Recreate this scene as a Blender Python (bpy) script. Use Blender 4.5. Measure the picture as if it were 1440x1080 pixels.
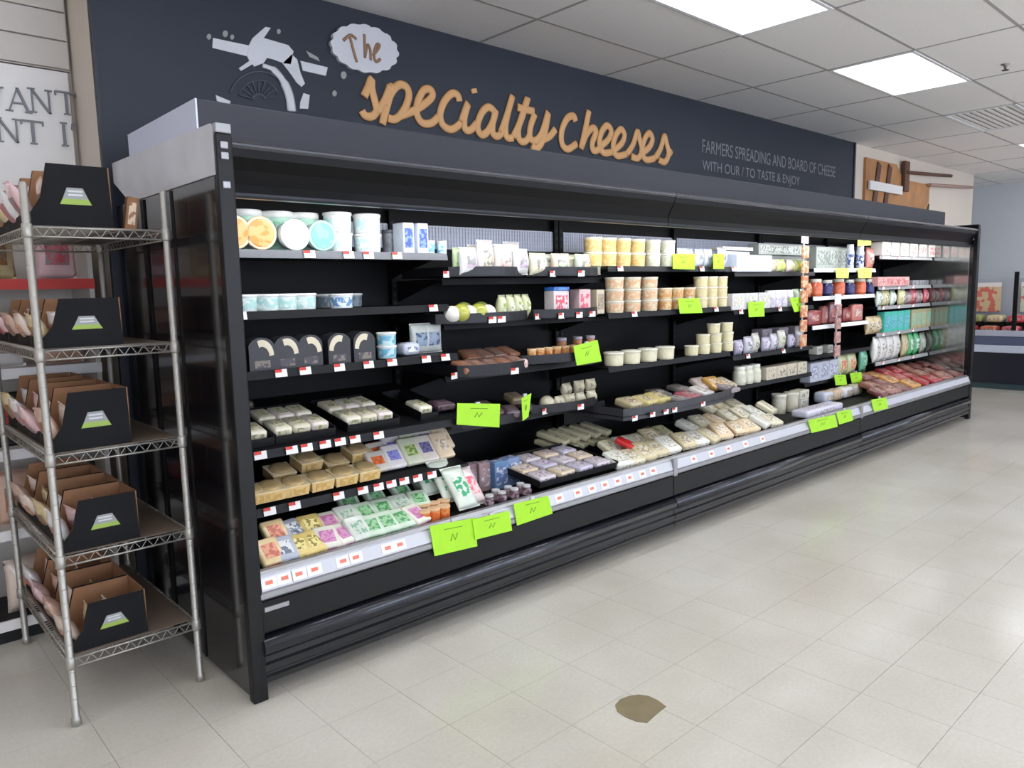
import bpy, bmesh, math, random
from mathutils import Vector, Matrix
random.seed(7)
for o in list(bpy.data.objects): bpy.data.objects.remove(o)
SC = bpy.context.scene
C = SC.collection
PI = math.pi
# ------------------------------------------------------------------ camera
FPX = 1055.33
CAM = Vector((-1.0312, -2.5675, 1.4905))
RX = Vector((0.73589726, -0.67675602, -0.0213662)); UP = Vector((0.10027998, 0.07772703, 0.99191856)); FW = Vector((0.66962612, 0.73209276, -0.12506419))
cd = bpy.data.cameras.new('camera'); co = bpy.data.objects.new('camera', cd); C.objects.link(co)
cd.sensor_width = 36; cd.lens = 36*FPX/1440; cd.clip_start = .02
co.matrix_world = Matrix(((RX.x, UP.x, -FW.x, CAM.x), (RX.y, UP.y, -FW.y, CAM.y), (RX.z, UP.z, -FW.z, CAM.z), (0, 0, 0, 1)))
SC.camera = co
# ------------------------------------------------------------------ world, exposure
w = bpy.data.worlds.new('world'); SC.world = w; w.use_nodes = True
w.node_tree.nodes['Background'].inputs[0].default_value = (.9, .93, 1, 1)
w.node_tree.nodes['Background'].inputs[1].default_value = .4
SC.view_settings.view_transform = 'Standard'; SC.view_settings.look = 'None'
SC.view_settings.gamma = 1; SC.view_settings.exposure = -0.36
try: SC.view_settings.use_curve_mapping = False
except Exception: pass
LAMP = 6.8       # ceiling diffuser emission
LED = 9.5       # watts per canopy lamp

def at(px, py, Y):            # pixel of the photograph -> point on the plane y = Y
    d = RX*((px-720)/FPX) - UP*((py-540)/FPX) + FW
    return CAM + d*((Y-CAM.y)/d.y)
def ax(px, Y, z):             # world x of the point with depth Y and height z seen in pixel column px
    k = (px-720)/FPX; q = Vector((0, Y, z)) - CAM
    a = RX.x - k*FW.x; b = (RX.y-k*FW.y)*q.y + (RX.z-k*FW.z)*q.z
    return CAM.x - b/a

# ------------------------------------------------------------------ materials
MC = {}
def srgb(c):
    return tuple((v/12.92 if v <= .04045 else ((v+.055)/1.055)**2.4) for v in [x/255 for x in c])+(1,)
def mat(name, col, rough=.5, metal=0, emit=0, var=0, scale=8, bump=0, spec=.5, coat=0, trans=0):
    if name in MC: return MC[name]
    m = bpy.data.materials.new(name); m.use_nodes = True; nt = m.node_tree; b = nt.nodes['Principled BSDF']
    c = srgb(col); b.inputs['Base Color'].default_value = c; b.inputs['Roughness'].default_value = rough
    b.inputs['Metallic'].default_value = metal; b.inputs['Specular IOR Level'].default_value = spec
    b.inputs['Coat Weight'].default_value = coat; b.inputs['Transmission Weight'].default_value = trans
    if emit: b.inputs['Emission Color'].default_value = c; b.inputs['Emission Strength'].default_value = emit
    if var or bump:
        tc = nt.nodes.new('ShaderNodeTexCoord'); n = nt.nodes.new('ShaderNodeTexNoise'); n.inputs['Scale'].default_value = scale; n.inputs['Detail'].default_value = 5
        nt.links.new(tc.outputs['Object'], n.inputs['Vector'])
        if var:
            r = nt.nodes.new('ShaderNodeMapRange'); r.inputs[1].default_value = .3; r.inputs[2].default_value = .7; r.inputs[3].default_value = 1-var; r.inputs[4].default_value = 1+var
            nt.links.new(n.outputs['Fac'], r.inputs[0])
            mx = nt.nodes.new('ShaderNodeVectorMath'); mx.operation = 'SCALE'; mx.inputs[0].default_value = c[:3]; nt.links.new(r.outputs[0], mx.inputs['Scale']); nt.links.new(mx.outputs[0], b.inputs['Base Color'])
        if bump:
            bp = nt.nodes.new('ShaderNodeBump'); bp.inputs['Strength'].default_value = bump; bp.inputs['Distance'].default_value = .01
            nt.links.new(n.outputs['Fac'], bp.inputs['Height']); nt.links.new(bp.outputs[0], b.inputs['Normal'])
    MC[name] = m; return m
def print_mat(name, a, b2, scale=45, cut=.5, rough=.4):      # printed packaging: blotches of a second ink
    if name in MC: return MC[name]
    m = bpy.data.materials.new(name); m.use_nodes = True; nt = m.node_tree; b = nt.nodes['Principled BSDF']
    tc = nt.nodes.new('ShaderNodeTexCoord'); n = nt.nodes.new('ShaderNodeTexNoise'); n.inputs['Scale'].default_value = scale; n.inputs['Detail'].default_value = 1
    oi = nt.nodes.new('ShaderNodeObjectInfo'); add = nt.nodes.new('ShaderNodeVectorMath'); add.operation = 'ADD'
    sc = nt.nodes.new('ShaderNodeMath'); sc.operation = 'MULTIPLY'; sc.inputs[1].default_value = 50
    nt.links.new(oi.outputs['Random'], sc.inputs[0]); nt.links.new(tc.outputs['Object'], add.inputs[0]); nt.links.new(sc.outputs[0], add.inputs[1]); nt.links.new(add.outputs[0], n.inputs['Vector'])
    r = nt.nodes.new('ShaderNodeMapRange'); r.inputs[1].default_value = cut; r.inputs[2].default_value = cut+.06
    mx = nt.nodes.new('ShaderNodeMix'); mx.data_type = 'RGBA'; mx.inputs[6].default_value = srgb(a); mx.inputs[7].default_value = srgb(b2)
    nt.links.new(n.outputs['Fac'], r.inputs[0]); nt.links.new(r.outputs[0], mx.inputs[0]); nt.links.new(mx.outputs[2], b.inputs['Base Color'])
    b.inputs['Roughness'].default_value = rough
    MC[name] = m; return m

M_black = mat('black_satin_steel', (7, 8, 10), .4, spec=.35, var=.1, scale=3)
M_gloss = mat('black_gloss_end_panel', (15, 16, 21), .14, var=.1, scale=2, coat=.3)
M_char = mat('charcoal_front_panel', (19, 20, 21), .5, spec=.3, var=.06, scale=4)
M_bump = mat('dark_glossy_bumper', (18, 19, 24), .3, coat=.2)
M_can = mat('canopy_dark_paint', (6, 7, 10), .34, spec=.2)
M_ledge = mat('ledge_grey_paint', (40, 42, 51), .55)
M_inner = mat('case_interior_black', (4, 4, 6), .6, spec=.25)
M_galv = mat('galvanised_sheet', (205, 205, 209), .4, metal=.6, var=.08, scale=6)
M_silver = mat('silver_rail', (160, 160, 163), .35, metal=.6)
M_rail = mat('clear_white_rail', (198, 198, 204), .3)
M_chrome = mat('chrome_wire', (172, 168, 160), .45, metal=.7)
M_navy = mat('navy_wall_paint', (29, 37, 50), .6, var=.08, scale=1.2)
M_navye = mat('navy_panel_edge', (22, 27, 38), .5)
M_beige = mat('beige_wall_paint', (214, 202, 188), .75, var=.03, scale=1)
M_cream = mat('cream_siding', (205, 198, 190), .7, var=.04, scale=2)
M_signw = mat('white_sign_board', (232, 229, 226), .6)
M_tan = mat('tan_lettering', (216, 164, 108), .5)
M_offw = mat('off_white_decal', (205, 205, 210), .6, var=.05, scale=5)
M_faint = mat('faint_grey_decal', (66, 72, 84), .6)
M_greytxt = mat('grey_lettering', (126, 128, 132), .6)
M_white = mat('white_plastic', (238, 238, 240), .4)
M_green = mat('fluorescent_green_card', (170, 228, 46), .6, var=.03, scale=20)
M_greenink = mat('green_card_ink', (120, 165, 40), .7)
M_yel = mat('pale_yellow_card', (228, 240, 110), .6)
M_red = mat('red_ink', (205, 52, 40), .5)
M_tag = mat('white_price_tag', (236, 232, 230), .5)
M_card = mat('brown_cardboard', (150, 108, 76), .8, var=.08, scale=10)
M_cardb = mat('printed_black_cardboard', (27, 27, 29), .7, spec=.15)
M_lightgreen = mat('green_print', (150, 176, 78), .6)
M_greyp = mat('grey_print', (150, 152, 150), .6)
M_gt = mat('ceiling_tile_white', (240, 237, 234), .9, var=.03, scale=60, bump=.05)
M_tbar = mat('ceiling_grid_bar', (168, 165, 162), .6)
M_lamp = mat('lamp_diffuser', (244, 248, 255), .5, emit=LAMP)
M_led = mat('canopy_led', (240, 246, 255), .5, emit=6)
M_mirror = mat('mirror_end_liner', (150, 152, 150), .09, metal=.9)
M_farwall = mat('pale_blue_grey_wall', (208, 212, 216), .7, var=.03, scale=1)

# ------------------------------------------------------------------ mesh helpers
class MB:
    def __init__(s): s.bm = bmesh.new()
    def box(s, x0, y0, z0, x1, y1, z1, bev=0, mi=0, seg=2):
        b = s.bm; n = len(b.faces)
        vs = [b.verts.new(v) for v in ((x0,y0,z0),(x1,y0,z0),(x1,y1,z0),(x0,y1,z0),(x0,y0,z1),(x1,y0,z1),(x1,y1,z1),(x0,y1,z1))]
        fs = [b.faces.new([vs[i] for i in f]) for f in ((3,2,1,0),(4,5,6,7),(0,1,5,4),(1,2,6,5),(2,3,7,6),(3,0,4,7))]
        for f in fs: f.material_index = mi
        if bev:
            es = list({e for f in fs for e in f.edges})
            bmesh.ops.bevel(b, geom=es, offset=bev, segments=seg, affect='EDGES', profile=.5, material=mi)
        return s
    def prism(s, pts, lo, hi, axis='x', mi=0):      # polygon extruded along an axis; pts are the two other coordinates in order
        def P(p, t):
            return {'x': (t, p[0], p[1]), 'y': (p[0], t, p[1]), 'z': (p[0], p[1], t)}[axis]
        b = s.bm; A = [b.verts.new(P(p, lo)) for p in pts]; B = [b.verts.new(P(p, hi)) for p in pts]; n = len(pts)
        fs = [b.faces.new(A), b.faces.new(B[::-1])]
        for i in range(n): fs.append(b.faces.new((A[i], B[i], B[(i+1) % n], A[(i+1) % n])))
        for f in fs: f.material_index = mi
        return s
    def lathe(s, prof, n=20, cx=0, cy=0, mi=0, cap=True):
        b = s.bm; rings = []
        for r, z in prof: rings.append([b.verts.new((cx+r*math.cos(2*PI*i/n), cy+r*math.sin(2*PI*i/n), z)) for i in range(n)])
        fs = []
        for a, c in zip(rings, rings[1:]):
            for i in range(n):
                fs.append(b.faces.new((a[i], a[(i+1) % n], c[(i+1) % n], c[i])))
        for f in fs: f.smooth = True
        if cap: fs.append(b.faces.new(rings[0][::-1])); fs.append(b.faces.new(rings[-1]))
        for f in fs: f.material_index = mi
        return s
    def tube(s, pts, r, n=8, flat=None, mi=0):      # round bar along points; flat=(axis,scale) squashes its section
        b = s.bm; pts = [Vector(p) for p in pts]; rings = []; m = len(pts)
        up = Vector((0, 1, 0))
        for i, p in enumerate(pts):
            t = (pts[min(i+1, m-1)]-pts[max(i-1, 0)]).normalized()
            u = up if abs(t.dot(up)) < .9 else Vector((1, 0, 0))
            a = t.cross(u).normalized(); c = a.cross(t).normalized()
            rr = r[i] if isinstance(r, (list, tuple)) else r
            ring = []
            for k in range(n):
                th = 2*PI*k/n
                off = a*math.cos(th)*rr + c*math.sin(th)*rr
                if flat: off.y *= flat
                ring.append(b.verts.new(p+off))
            rings.append(ring)
        for A, B in zip(rings, rings[1:]):
            for k in range(n):
                f = b.faces.new((A[k], A[(k+1) % n], B[(k+1) % n], B[k])); f.smooth = True; f.material_index = mi
        for rg in (rings[0][::-1], rings[-1]):
            f = b.faces.new(rg); f.material_index = mi
        return s
    def grid(s, fn, nu, nv, mi=0, close=False):     # smooth sheet fn(u,v) -> point
        b = s.bm; g = [[b.verts.new(fn(i/nu, j/nv)) for j in range(nv+1)] for i in range(nu+1)]
        for i in range(nu):
            for j in range(nv):
                f = b.faces.new((g[i][j], g[i+1][j], g[i+1][j+1], g[i][j+1])); f.smooth = True; f.material_index = mi
        return s
    def mesh(s, name, mats):
        bmesh.ops.recalc_face_normals(s.bm, faces=s.bm.faces[:])
        me = bpy.data.meshes.new(name); s.bm.to_mesh(me); s.bm.free()
        for m in (mats if isinstance(mats, (list, tuple)) else [mats]): me.materials.append(m)
        return me
    def build(s, name, mats, parent=None, loc=None):
        return link(name, s.mesh(name, mats), parent, loc)
def link(name, me, parent=None, loc=None):
    o = bpy.data.objects.new(name, me); C.objects.link(o)
    if parent: o.parent = parent
    if loc: o.location = loc
    return o
def tag(o, label=None, cat=None, group=None, kind=None):
    if label: o['label'] = label
    if cat: o['category'] = cat
    if group: o['group'] = group
    if kind: o['kind'] = kind
    return o
def thing(name, label, cat, loc=(0, 0, 0), group=None):
    o = bpy.data.objects.new(name, None); C.objects.link(o); o.location = loc; o.empty_display_size = .05
    return tag(o, label, cat, group)
def struct(o, label=None, cat=None): return tag(o, label, cat, kind='structure')

# ------------------------------------------------------------------ room shell
CZ = 3.04
X0, X1, Y0, Y1 = -6.0, 13.5, -8.0, 1.65
fl = struct(MB().box(X0, Y0, -.1, X1, 3.5, -.006).build('floor', mat('tile_joint', (198, 192, 181), .6)), 'pale cream polished tile floor in front of the black cheese cases', 'floor')
def floor_mat():
    m = bpy.data.materials.new('polished_floor_tile'); m.use_nodes = True; nt = m.node_tree; b = nt.nodes['Principled BSDF']
    g = nt.nodes.new('ShaderNodeNewGeometry')
    def noise(s, d=4):
        n = nt.nodes.new('ShaderNodeTexNoise'); n.inputs['Scale'].default_value = s; n.inputs['Detail'].default_value = d; nt.links.new(g.outputs['Position'], n.inputs['Vector']); return n
    n1 = noise(1.3); n2 = noise(70, 2)
    r = nt.nodes.new('ShaderNodeValToRGB'); r.color_ramp.elements[0].position = .35; r.color_ramp.elements[0].color = srgb((203, 196, 182)); r.color_ramp.elements[1].position = .65; r.color_ramp.elements[1].color = srgb((216, 211, 200))
    nt.links.new(n1.outputs['Fac'], r.inputs[0])
    m2 = nt.nodes.new('ShaderNodeMapRange'); m2.inputs[1].default_value = .3; m2.inputs[2].default_value = .7; m2.inputs[3].default_value = .96; m2.inputs[4].default_value = 1.04; nt.links.new(n2.outputs['Fac'], m2.inputs[0])
    vm = nt.nodes.new('ShaderNodeVectorMath'); vm.operation = 'SCALE'; nt.links.new(r.outputs[0], vm.inputs[0]); nt.links.new(m2.outputs[0], vm.inputs['Scale']); nt.links.new(vm.outputs[0], b.inputs['Base Color'])
    n3 = noise(.7, 2); m3 = nt.nodes.new('ShaderNodeMapRange'); m3.inputs[1].default_value = .3; m3.inputs[2].default_value = .7; m3.inputs[3].default_value = .2; m3.inputs[4].default_value = .27; nt.links.new(n3.outputs['Fac'], m3.inputs[0]); nt.links.new(m3.outputs[0], b.inputs['Roughness'])
    bp = nt.nodes.new('ShaderNodeBump'); bp.inputs['Strength'].default_value = .05; bp.inputs['Distance'].default_value = .01; n4 = noise(9); nt.links.new(n4.outputs['Fac'], bp.inputs['Height']); nt.links.new(bp.outputs[0], b.inputs['Normal'])
    b.inputs['Coat Weight'].default_value = .25; b.inputs['Coat Roughness'].default_value = .12
    return m
M_floor = floor_mat()
TS = .30; tx0 = -.17
cells = []
for i in range(-20, 46):
    for j in range(-27, 12):
        cx = tx0+TS*(i+.5); cy = -.01+TS*(j+.5)
        q = Vector((cx, cy, 0))-CAM; z = q.dot(FW)
        if z < .3: vis = False
        else:
            u = 720+FPX*q.dot(RX)/z; v = 540-FPX*q.dot(UP)/z; vis = -60 < u < 1500 and v < 1150
        inside = X0 < cx-TS/2 and cx+TS/2 < X1 and cy < 3.4
        if not inside: continue
        if 0 < cx < 7.9 and cy > .35: vis = False
        cells.append((0 if vis else 1, q.length, cx, cy))
cells.sort()
g_ = .0007
tile_me = MB().box(-TS/2+g_, -TS/2+g_, -.006, TS/2-g_, TS/2-g_, 0).mesh('floor_tile', M_floor)
for k, (v, d, cx, cy) in enumerate(cells[:300]): link('floor_tile', tile_me, fl, (cx, cy, random.uniform(-.0002, .0002)))
r = MB()
for v, d, cx, cy in cells[300:]: r.box(cx-TS/2+g_, cy-TS/2+g_, -.006, cx+TS/2-g_, cy+TS/2-g_, 0)
tag(r.build('floor_tile_field', M_floor, fl), kind='stuff')

ce = struct(MB().box(X0, Y0, CZ+.02, X1, 3.5, CZ+.1).build('ceiling', M_gt), 'white suspended ceiling of acoustic tiles above the cheese cases', 'ceiling')
fix = []        # fixture cells (grid cell x index, y index): x = 2.2+1.2i, y = .08+.6j is the cell's low corner
for i in (-6, -4, -2, 0, 2, 6, 8):
    for j in (-1, -5, -9, -13): fix.append((i, j))
fix += [(4, -5), (4, -9), (4, -13), (-4, 3), (-2, 3), (9, -1)]
unlit = (4, -1)
tm = MB().box(-.592, -.292, 0, .592, .292, .016, .002, seg=1).mesh('ceiling_tile', M_gt)
gb = MB()
tiles = []
for i in range(-7, 10):
    x = 2.2+1.2*i
    for j in range(-14, 6):
        y = .08+.6*j
        if x < X0 or x+1.2 > X1+.9 or y < Y0 or y+.6 > 3.5: continue
        if (i, j) in fix or (i, j) == unlit: continue
        q = Vector((x+.6, y+.3, CZ))-CAM; z = q.dot(FW)
        tiles.append((0 if z > 0 else 1, q.length, x+.6, y+.3))
tiles.sort()
far = MB()
for k, (v, d, x, y) in enumerate(tiles):
    if k < 290: link('ceiling_tile', tm, ce, (x, y, CZ))
    else: far.box(x-.592, y-.292, CZ, x+.592, y+.292, CZ+.016)
if len(tiles) > 290: tag(far.build('ceiling_tile_field', M_gt, ce), kind='stuff')
for i in range(-7, 11): gb.box(2.2+1.2*i-.01, Y0, CZ-.002, 2.2+1.2*i+.01, 3.5, CZ+.004)
for j in range(-14, 7): gb.box(X0, .08+.6*j-.01, CZ-.0015, X1, .08+.6*j+.01, CZ+.004)
gb.build('ceiling_grid', M_tbar, ce)
dif = MB().box(-.575, -.275, -.001, .575, .275, .012, .004, seg=1).mesh('diffuser', M_lamp)
frm = MB()
for a in ((-.594, -.294, .594, -.27), (-.594, .27, .594, .294), (-.594, -.294, -.57, .294), (.57, -.294, .594, .294)): frm.box(a[0], a[1], -.008, a[2], a[3], .014)
frm = frm.mesh('lamp_frame', M_white)
for n, (i, j) in enumerate(fix):
    x, y = 2.8+1.2*i, .38+.6*j
    lab = 'rectangular ceiling light panel outside the picture above the shop floor'
    if (i, j) == (0, -1): lab = 'larger lit ceiling panel cut by the top edge above the cheese sign'
    if (i, j) == (2, -1): lab = 'whole lit ceiling light panel right of the larger one'
    t = thing('ceiling_light', lab, 'ceiling light', (x, y, CZ), 'rectangular ceiling light panels out of view' if lab.startswith('rectangular') else None)
    link('diffuser', dif, t); link('lamp_frame', frm, t)
t = thing('ceiling_vent', 'pale unlit framed air vent panel in the ceiling at far right', 'vent', (2.8+4.8, .38-.6, CZ))
link('vent_frame', frm, t)
b = MB(); b.box(-.57, -.27, .008, .57, .27, .014); b.build('backing', mat('vent_grey', (170, 165, 162), .7), t)
for k in range(9): MB().box(-.56, -.25+k*.06, -.002, .56, -.222+k*.06, .004).build('slat', M_gt, t)
t = thing('sprinkler_head', 'small dark ceiling sprinkler head near the top right corner', 'sprinkler', (5.5, -.82, CZ))
MB().lathe([(.03, 0), (.03, -.006), (.012, -.01), (.01, -.03)], 14).build('body', M_chrome, t)
MB().lathe([(.022, -.045), (.024, -.042), (.005, -.04), (.004, -.03)], 12).build('deflector', M_black, t)

WY = 1.2
struct(MB().box(X0, 1.65, 0, -.02, 1.75, CZ).build('wall_back_left', M_beige), 'beige back wall behind the left shelves', 'wall')
struct(MB().box(-.02, 1.222, 0, 11.9, 1.9, CZ+.02).build('wall_back', M_beige), 'beige wall behind and right of the navy cheese panel', 'wall')
struct(MB().box(X1, Y0, 0, X1+.1, 3.5, CZ).build('wall_right', M_farwall), 'pale blue grey wall at the far right end', 'wall')
struct(MB().box(11.9, 3.4, 0, X1, 3.5, CZ).build('wall_recess', M_farwall), 'pale grey wall in the recess behind the far corner', 'wall')
struct(MB().box(X0-.1, Y0, 0, X0, 3.5, CZ).build('wall_left', M_signw), 'white wall behind the left of the camera', 'wall')  # unseen wall, whitened to bounce more light onto the ceiling
struct(MB().box(X0, Y0-.1, 0, X1, Y0, CZ).build('wall_front', M_signw), 'white wall behind the camera', 'wall')  # also whitened for bounce light, out of view
struct(MB().box(-.02, 1.2, 0, 7.68, 1.22, CZ+.015).build('wall_panel', M_navy), 'dark navy wall panel carrying the cheese lettering', 'wall')
struct(MB().box(7.68, 1.19, 0, 7.72, 1.22, CZ+.015).build('trim_1', M_navye), 'dark edge strip at the right end of the navy panel', 'trim')
struct(MB().box(-.035, 1.195, 0, -.02, 1.222, CZ+.015).build('trim_2', M_navye), 'dark edge strip at the left end of the navy panel', 'trim')
M_fill = mat('fill_glow', (226, 236, 255), .2, emit=7.0)  # added fill light: glowing panels behind the camera that lift the ceiling
for n in range(5):
    xa = -5.4+n*3.75
    wn = struct(MB().box(xa, Y0-.02, .75, xa+3.3, Y0+.04, .82).box(xa, Y0-.02, 2.68, xa+3.3, Y0+.04, 2.75).box(xa, Y0-.02, .82, xa+.06, Y0+.04, 2.68).box(xa+3.24, Y0-.02, .82, xa+3.3, Y0+.04, 2.68).box(xa+1.62, Y0-.02, .82, xa+1.68, Y0+.04, 2.68).build('window_%d' % (n+1), M_silver), 'unseen window panel added behind the camera as fill light', 'window')  # frame around the added fill panels, out of view
    for q in (0, 1): MB().box(xa+.06+q*1.62, Y0+.004, .82, xa+1.62+q*1.62, Y0+.012, 2.68).build('fill_pane', M_fill, wn)
# siding above the left sign
sd = struct(MB().box(-3.2, 1.62, 2.57, -.03, 1.65, CZ).build('wall_siding', M_cream), 'cream horizontal board siding above the left white sign', 'wall')
for z0, z1 in ((2.575, 2.70), (2.705, 2.83), (2.835, 2.96), (2.965, 3.035)):
    MB().box(-3.2, 1.6, z0, -.035, 1.622, z1-.002, .003).build('plank', M_cream, sd)

# ------------------------------------------------------------------ left white sign with serif capitals
sg = thing('wall_sign', 'white wall sign with grey serif capitals at the upper left', 'sign', (0, 0, 0))
MB().box(-3.0, 1.6, 1.75, -.045, 1.625, 2.56, .004).build('board', M_signw, sg)
def serif(ch, x, z, h, w):       # strokes of a serif capital on the plane y = 1.6
    b = MB(); th = h*.11; tn = h*.06; y0, y1 = 1.588, 1.602
    def bar(xa, za, xb, zb, t): b.prism([(xa-t/2, za), (xa+t/2, za), (xb+t/2, zb), (xb-t/2, zb)], y0, y1, 'y')
    def sf(xc, zc): b.box(xc-w*.16, y0-.001, zc-h*.025, xc+w*.16, y1, zc+h*.025)
    if ch == 'A':
        bar(x+w*.08, z, x+w*.5, z+h, tn); bar(x+w*.92, z, x+w*.5, z+h, th); b.box(x+w*.25, y0-.001, z+h*.32, x+w*.75, y1, z+h*.38); sf(x+w*.08, z); sf(x+w*.92, z)
    if ch == 'N':
        bar(x+w*.12, z, x+w*.12, z+h, tn); bar(x+w*.88, z, x+w*.12, z+h, th); bar(x+w*.88, z, x+w*.88, z+h, tn); sf(x+w*.12, z); sf(x+w*.1, z+h); sf(x+w*.88, z+h)
    if ch == 'T':
        bar(x+w*.5, z, x+w*.5, z+h, th); b.box(x, y0-.001, z+h*.93, x+w, y1, z+h); bar(x+w*.02, z+h*.8, x+w*.02, z+h*.98, tn); bar(x+w*.98, z+h*.8, x+w*.98, z+h*.98, tn); sf(x+w*.5, z)
    if ch == 'I':
        bar(x+w*.5, z, x+w*.5, z+h, th); sf(x+w*.5, z); sf(x+w*.5, z+h)
    if ch == 'W':
        bar(x+w*.25, z, x, z+h, th); bar(x+w*.25, z, x+w*.5, z+h, tn); bar(x+w*.75, z, x+w*.5, z+h, th); bar(x+w*.75, z, x+w, z+h, tn); sf(x, z+h); sf(x+w, z+h)
    if ch == "'": bar(x+w*.3, z+h*.72, x+w*.35, z+h, th)
    return b.build('letter', M_greytxt, sg)
for st, pxs, py0 in (('WANT', (-16, 25, 57, 93), 143), ("ANTI'", (-26, 11, 46, 90, 108), 187)):
    for ch, px in zip(st, pxs):
        p = at(px, py0+(px-60)*.07, 1.6); serif(ch, p.x-.045, p.z-.052, .104, .09)

# ------------------------------------------------------------------ "specialty cheeses"
def uv2(u, v): return at(480+u/3, v/3, WY-.005)
def smooth(pts, n=5):
    out = []; P = [pts[0]]+list(pts)+[pts[-1]]
    for i in range(1, len(P)-2):
        for k in range(n):
            t = k/n; a, b, c, d = [Vector(q) for q in P[i-1:i+3]]
            out.append(.5*((2*b)+(-a+c)*t+(2*a-5*b+4*c-d)*t*t+(-a+3*b-3*c+d)*t**3))
    out.append(Vector(P[-2])); return out
ls = thing('wall_lettering', 'tan script lettering reading specialty cheeses on the navy wall', 'lettering', (0, 0, 0))
letters = [
 [[(95,408),(112,372),(126,335),(128,372),(142,430),(148,468),(128,492),(100,488),(86,466)]],
 [[(150,472),(180,430),(207,362)], [(217,356),(200,420),(186,470),(172,526)], [(190,450),(212,390),(245,358),(276,370),(284,410),(262,468),(228,503),(196,498)]],
 [[(240,492),(300,470),(350,440),(384,405),(374,378),(346,382),(322,430),(318,480),(340,518),(378,520),(410,492)]],
 [[(498,428),(490,402),(464,396),(432,432),(416,486),(430,530),(466,546),(505,520)]],
 [[(505,515),(534,436),(518,500),(522,545),(545,548),(570,520)], [(558,374),(560,384),(562,394)]],
 [[(645,470),(620,452),(592,476),(574,530),(586,566),(612,560),(640,510),(652,464),(638,520),(640,566),(662,574),(688,545)]],
 [[(672,560),(700,480),(722,404),(704,470),(692,535),(698,580),(724,582)]],
 [[(724,580),(760,500),(786,412),(764,480),(746,545),(752,592),(776,596),(796,570)], [(742,452),(775,462),(812,470)]],
 [[(816,482),(798,532),(796,580),(818,594),(846,560),(872,476),(862,540),(846,600),(822,626),(802,612)], [(850,590),(880,575),(902,546)]],
 [[(988,512),(978,490),(952,500),(930,550),(930,604),(954,630),(992,606)]],
 [[(1044,468),(1032,530),(1010,630)], [(1014,618),(1034,566),(1060,540),(1074,556),(1058,604),(1064,636),(1092,628)]],
 [[(1092,618),(1126,588),(1138,552),(1120,530),(1098,556),(1088,606),(1104,644),(1142,642)]],
 [[(1142,640),(1180,608),(1194,570),(1178,546),(1156,574),(1146,624),(1162,658),(1204,650)]],
 [[(1204,650),(1230,610),(1248,556),(1258,590),(1266,636),(1250,668),(1222,660)]],
 [[(1258,652),(1296,624),(1312,588),(1298,562),(1278,590),(1268,640),(1284,674),(1322,668)]],
 [[(1322,668),(1346,628),(1362,574),(1372,606),(1380,650),(1364,684),(1338,674)], [(1374,664),(1392,636)]]]
for st in letters:
    b = MB()
    for s_ in st:
        p3 = [uv2(q.x, q.y) for q in smooth([(a, c_, 0) for a, c_ in s_])]
        sc_ = .025+.005*(p3[0].x-1.3)/3
        b.tube(p3, sc_, 8, flat=.35)
    b.build('letter', M_tan, ls)
# badge and machine mural
def uv7(u, v, d=.004): return at(270+u/4.364, 10+v/4.364, WY-d)
bd = thing('wall_badge', 'off white scalloped oval badge reading the above the tan lettering', 'sign', (0, 0, 0))
b = MB(); pts = []
for k in range(72):
    a = 2*PI*k/72; sca = 1-.02+.075*abs(math.sin(8*a)); u, v = 205*sca*math.cos(a), 138*sca*math.sin(a); ca, sa = math.cos(.3), math.sin(.3)
    p = uv7(1050+u*ca-v*sa, 258+u*sa+v*ca); pts.append((p.x, p.z))
b.prism(pts, WY-.022, WY-.001, 'y'); b.build('plate', M_offw, bd)
M_brown = mat('brown_script', (146, 110, 84), .6)
for st in ([[(965,172),(978,215),(992,270),(1012,338)], [(928,205),(972,172),(1010,196)]], [[(1058,166),(1060,230),(1062,312)], [(1062,300),(1078,232),(1094,262),(1098,326)]], [[(1110,296),(1134,268),(1152,234),(1134,232),(1118,284),(1128,334),(1158,318)]]):
    b = MB()
    for s_ in st: b.tube([uv7(q.x, q.y, .024) for q in smooth([(a, c_, 0) for a, c_ in s_])], .0085, 6, flat=.3)
    b.build('letter', M_brown, bd)
mu = thing('wall_mural', 'flat off white mural of an old wheeled farm machine on navy wall', 'mural', (0, 0, 0))
def poly(pl, m=M_offw, nm='mural_shape', d=.006):
    P = [uv7(u, v) for u, v in pl]; MB().prism([(p.x, p.z) for p in P], WY-d, WY-.0005, 'y').build(nm, m, mu)
poly([(128,190),(348,236),(336,302),(124,250)])
poly([(348,236),(372,190),(450,122),(482,128),(440,190),(590,234),(622,272),(606,350),(560,345),(500,322),(460,312),(440,342),(382,366),(352,330),(338,302)])
poly([(352,330),(372,350),(300,392),(286,376)])
poly([(555,345),(612,290),(645,322),(664,400),(692,470),(672,490),(640,462),(598,400)])
poly([(665,330),(832,370),(820,422),(680,390)])
poly([(700,268),(772,308),(784,334),(720,306)], M_greyp)
poly([(684,528),(722,540),(712,625),(662,622),(664,582)]); poly([(145,540),(236,578),(230,600),(152,576)])
for c_ in ((104,182,14), (204,164,16), (246,184,12), (532,150,12), (930,418,18), (874,530,14)):
    poly([(c_[0]+c_[2]*math.cos(k*PI/5), c_[1]+c_[2]*math.sin(k*PI/5)*1.3) for k in range(10)], M_greyp)
b = MB(); b.tube([uv7(q.x, q.y) for q in smooth([(432,358,0),(500,385,0),(560,455,0),(598,545,0),(612,640,0)])], [.012]*5+[.02]*6+[.026]*10, 6, flat=.25); b.build('wheel_arch', M_offw, mu)
b = MB()
for R_, t_ in ((180, .006), (125, .004), (40, .008)):
    b.tube([uv7(410+R_*math.cos(a), 575+R_*math.sin(a)) for a in [PI+.25+k*(PI-.5)/20 for k in range(21)]], t_, 5, flat=.3)
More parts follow.
